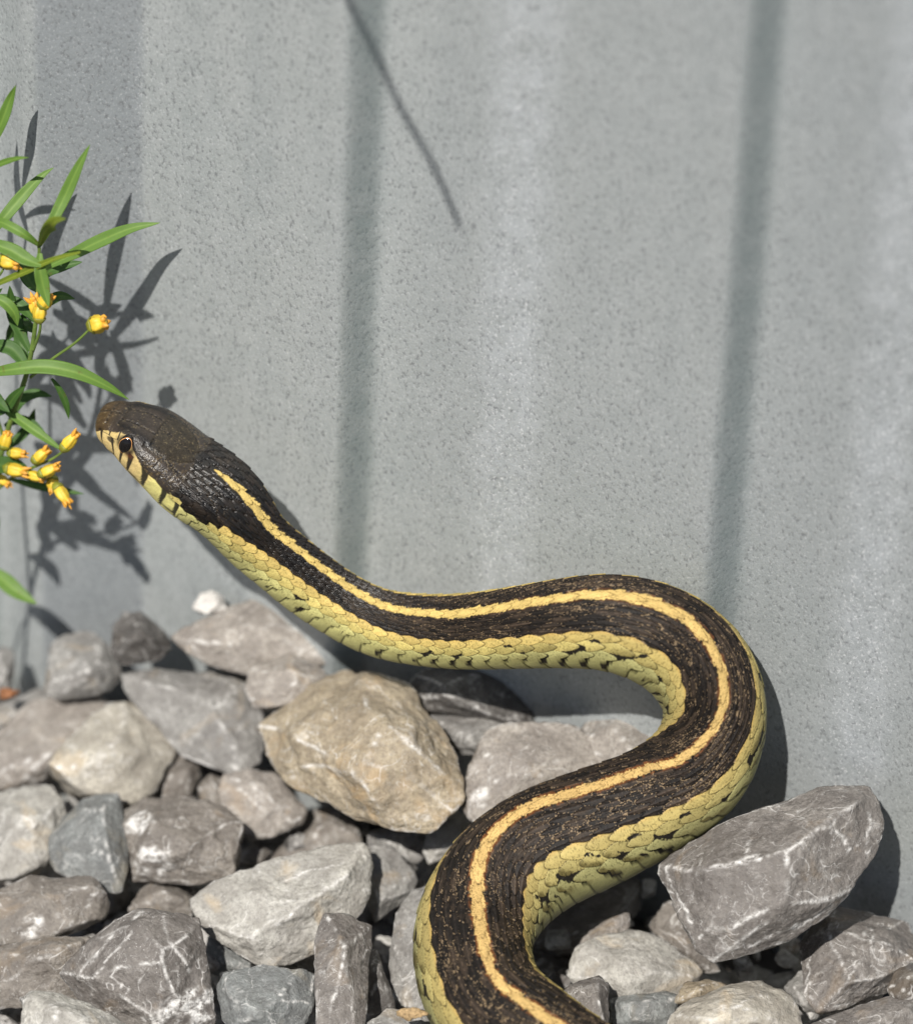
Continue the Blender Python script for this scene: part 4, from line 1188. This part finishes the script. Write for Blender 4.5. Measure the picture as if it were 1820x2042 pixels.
def build_plant():
    org = on_wall(-60, 1330, 16e-3); org[2] = -0.004
    e = bpy.data.objects.new('wildflower', None)
    COL.objects.link(e); e.location = org; e.empty_display_size = 0.01
    tag(e, 'narrow leaved green wildflower with yellow and orange florets against the wall at the left edge', 'wildflower')
    g = (-62, 1330, 9)
    # stems
    stem(e, org, [g, (-40, 1100, 10), (10, 880, 11), (55, 740, 11), (72, 640, 11), (78, 540, 11), (79, 488, 11)], .00055, .0003)
    stem(e, org, [(-40, 1100, 10), (-60, 900, 10), (-70, 700, 9), (-50, 500, 8), (-20, 380, 7)], .0005, .0003)
    stem(e, org, [(62, 752, 11), (105, 716, 11.5), (150, 684, 11.5), (180, 656, 11.5)], .0003, .0002)
    stem(e, org, [(66, 700, 11), (80, 660, 11.5), (82, 620, 12)], .0003, .0002)
    stem(e, org, [(-40, 1100, 10), (-20, 1000, 11), (15, 960, 11.5), (60, 935, 12), (105, 915, 12), (135, 893, 12)], .0004, .0002)
    stem(e, org, [(50, 938, 12), (90, 955, 12), (115, 975, 12)], .0002, .00015)
    stem(e, org, [(10, 880, 11), (-10, 800, 11), (-20, 600, 12), (8, 535, 12)], .0003, .0002)
    stem(e, org, [g, (-90, 1240, 9), (-60, 1170, 9), (-30, 1140, 9)], .0004, .0003)
    # leaves: base, ..., tip
    Lf = [
        ([(79, 490, 11), (98, 455, 9.5), (128, 395, 7.5), (158, 330, 6), (180, 288, 5)], 28, M_LEAF, .2, .0),
        ([(90, 535, 11), (150, 505, 8), (205, 478, 5.5), (262, 455, 3.2), (320, 444, 1.6)], 30, M_LEAF, .2, .0),
        ([(79, 492, 11), (92, 462, 12.5), (112, 442, 14), (132, 436, 15)], 32, M_LEAFY, .3, .3),
        ([(80, 490, 11), (50, 468, 12), (12, 447, 12), (-30, 430, 11)], 22, M_LEAF, .3, .0),
        ([(160, 503, 13), (110, 516, 13), (55, 540, 13), (0, 564, 13), (-40, 585, 12)], 15, M_LEAFY, .5, .0),
        ([(-30, 480, 9), (12, 430, 7.5), (50, 385, 5.5), (85, 350, 4), (108, 334, 3)], 28, M_LEAF, .2, .0),
        ([(-40, 345, 8), (5, 325, 8), (35, 316, 8), (58, 314, 8)], 14, M_LEAF, .3, .0),
        ([(-20, 300, 6), (5, 240, 5), (20, 200, 4.2), (32, 170, 4)], 26, M_LEAF, .3, .0),
        ([(80, 505, 12), (80, 535, 13), (88, 575, 13.5), (98, 612, 14)], 30, M_LEAF, .3, .0),
        ([(-40, 748, 14), (15, 738, 14), (85, 731, 13), (150, 742, 12), (210, 768, 11), (258, 797, 10)], 34, M_LEAF, .25, .1),
        ([(104, 755, 11), (118, 775, 11), (132, 805, 11), (138, 836, 11)], 16, M_LEAFD, .3, .0),
        ([(-40, 1130, 9), (0, 1152, 9.5), (35, 1180, 10), (74, 1204, 10)], 40, M_LEAF, .25, .0),
        ([(-30, 480, 13), (20, 498, 13), (55, 518, 13), (92, 532, 13)], 34, M_LEAF, .3, .0),
        ([(70, 640, 9), (48, 615, 8), (20, 600, 8), (-20, 590, 8)], 30, M_LEAFD, .3, .0),
        ([(60, 700, 9), (40, 660, 8.5), (25, 620, 8), (20, 570, 8)], 30, M_LEAFD, .3, .0),
        ([(58, 740, 10), (30, 700, 9), (5, 690, 9), (-30, 690, 9)], 34, M_LEAFD, .3, .0),
        ([(78, 560, 9), (100, 540, 7), (128, 530, 6), (165, 522, 5)], 26, M_LEAFD, .3, .0),
        ([(-30, 590, 13), (5, 600, 13), (28, 622, 13), (36, 650, 13)], 26, M_LEAF, .3, .0),
        ([(-10, 800, 11), (30, 830, 11.5), (75, 862, 12), (128, 900, 12)], 24, M_LEAF, .3, .0),
        ([(10, 850, 10), (35, 838, 9), (60, 845, 9), (95, 870, 9)], 26, M_LEAFD, .3, .0),
        ([(-20, 830, 12), (10, 815, 12), (30, 790, 12), (52, 768, 12)], 24, M_LEAFD, .3, .0),
        ([(20, 955, 11), (70, 968, 10), (110, 975, 10), (168, 985, 9)], 20, M_LEAFD, .3, .0),
        ([(76, 580, 10), (60, 560, 9), (48, 530, 8), (42, 495, 7)], 34, M_LEAFD, .2, .0),
        ([(74, 620, 10), (100, 600, 8), (122, 590, 7), (150, 596, 6)], 24, M_LEAFD, .2, .0),
        ([(70, 660, 9), (50, 648, 8), (30, 655, 7), (12, 680, 7)], 36, M_LEAFD, .2, .0),
        ([(60, 730, 9), (45, 700, 8), (42, 660, 7), (50, 620, 7)], 32, M_LEAFD, .2, .0),
        ([(20, 840, 10), (40, 800, 9), (70, 785, 8), (104, 790, 8)], 26, M_LEAFD, .2, .0),
        ([(0, 900, 10), (30, 880, 9), (58, 850, 8), (70, 815, 8)], 24, M_LEAFD, .2, .0),
        # leaves just outside the picture, whose shade falls inside it
        ([(-55, 820, 14), (-40, 860, 13), (-20, 905, 12), (-5, 960, 12)], 40, M_LEAFD, .2, .0),
        ([(-60, 700, 11), (-45, 650, 11), (-20, 600, 11), (5, 575, 11)], 36, M_LEAFD, .2, .0),
        ([(-60, 900, 15), (-20, 925, 14), (30, 930, 12.5), (75, 962, 11.5)], 40, M_LEAFD, .2, .0),
        ([(-62, 760, 13), (-30, 780, 13), (-5, 800, 13), (20, 822, 13)], 36, M_LEAFD, .2, .0),
        ([(-50, 500, 9), (-80, 430, 9), (-90, 360, 9), (-85, 300, 9)], 30, M_LEAF, .2, .0),
        ([(-20, 380, 7), (-40, 320, 7), (-50, 260, 7), (-48, 190, 7)], 26, M_LEAF, .2, .0),
        ([(-62, 1000, 12), (-40, 1010, 12), (-15, 1030, 12), (-2, 1060, 12)], 30, M_LEAFD, .2, .0),
    ]
    for pts, w, m, fo, tw in Lf:
        leaf(e, org, pts, w, m, fo, tw)
    for b in [(196, 646, 11.5, 1, -.25, 46, 17, .5), (72, 612, 12.5, -.5, -1, 46, 14, .4), (92, 600, 13, .7, -1, 44, 13, .3), (80, 622, 13.5, .1, -1, 44, 14, .2), (18, 522, 13, .9, .2, 44, 17, .3),
              (140, 880, 12.5, .7, -.8, 52, 13, .1), (82, 908, 12.5, .8, -.7, 48, 12, .1), (34, 904, 12.5, 1, .1, 46, 11, .1),
              (32, 938, 13, 1, .2, 54, 13, .1), (70, 950, 12.5, 1, .35, 42, 11, .1), (98, 938, 13, .9, -.4, 50, 13, .1), (106, 966, 12, -.1, 1, 34, 11, .1), (124, 986, 13, .6, .9, 50, 13, .1),
              (12, 878, 12.5, .3, -1, 46, 12, .1), (6, 958, 12.5, .8, .6, 40, 11, .1), (-28, 920, 12, .4, -1, 46, 12, .1), (-30, 960, 12, .2, 1, 46, 12, .1)]:
        bud(e, org, *b)
    return e

def build_grass_stem():
    """long dry stalk standing left of the picture and arching over: its drooping end shades the wall"""
    k = 1.0 / float(SUN @ WN)
    def lift(u, v, d):
        return on_wall(u, v, -0.006) + SUN * (d * k)
    tip = [lift(925, 462, .110), lift(868, 335, .113), lift(800, 215, .116), lift(745, 90, .119), lift(706, 0, .121), lift(640, -140, .124), lift(520, -330, .126), lift(330, -470, .127), lift(60, -480, .126), lift(-250, -300, .124), lift(-420, 200, .122)]
    base = np.array([tip[-1][0] - 0.02, tip[-1][1] - 0.02, -0.012])
    P = np.array(tip + [0.5 * (tip[-1] + base) + np.array([-.004, 0, 0]), base])[::-1]
    V, f = tube(P, .0010, .00045, 7)
    o = bpy.data.objects.new('dry_grass_stalk', mesh_np('dry_grass_stalk', V - base, f, mat_plain('straw', (0.36, 0.29, 0.14), .7, .2, 300)))
    COL.objects.link(o); o.location = base
    tag(o, 'thin dry grass stalk arching over above the picture and shading the wall', 'grass stalk')

def crumb(name, u, v, z, size, mat, label, cat, seed):
    rs = np.random.default_rng(seed)
    p = on_z(u, v, z)
    pts = nrm(rs.normal(size=(14, 3))) * size * np.array([1.3, .8, .6])
    c, vv, f, rg = rock_surface(pts, 4, seed, 1.6)
    # ragged: crumble the surface
    vv = vv * (1 + 0.35 * fbm(vv / size * 3.0, 3, seed))[:, None]
    o = link(name, mesh_np(name, vv, f, mat), loc=p)
    tag(o, label, cat)

build_plant()
build_grass_stem()
crumb('soil_crumb', 818, 2020, .0135, .0019, mat_plain('tan_crumb', (0.36, 0.25, 0.13), .9, .5, 1500), 'small tan crumb of clay lying on the stone at the bottom edge', 'crumb', 3)
crumb('dry_leaf_scrap', 16, 1384, .006, .0017, mat_plain('orange_scrap', (0.24, 0.10, 0.04), .7, .4, 900), 'orange scrap of dead leaf between stones at the left edge', 'leaf scrap', 8)
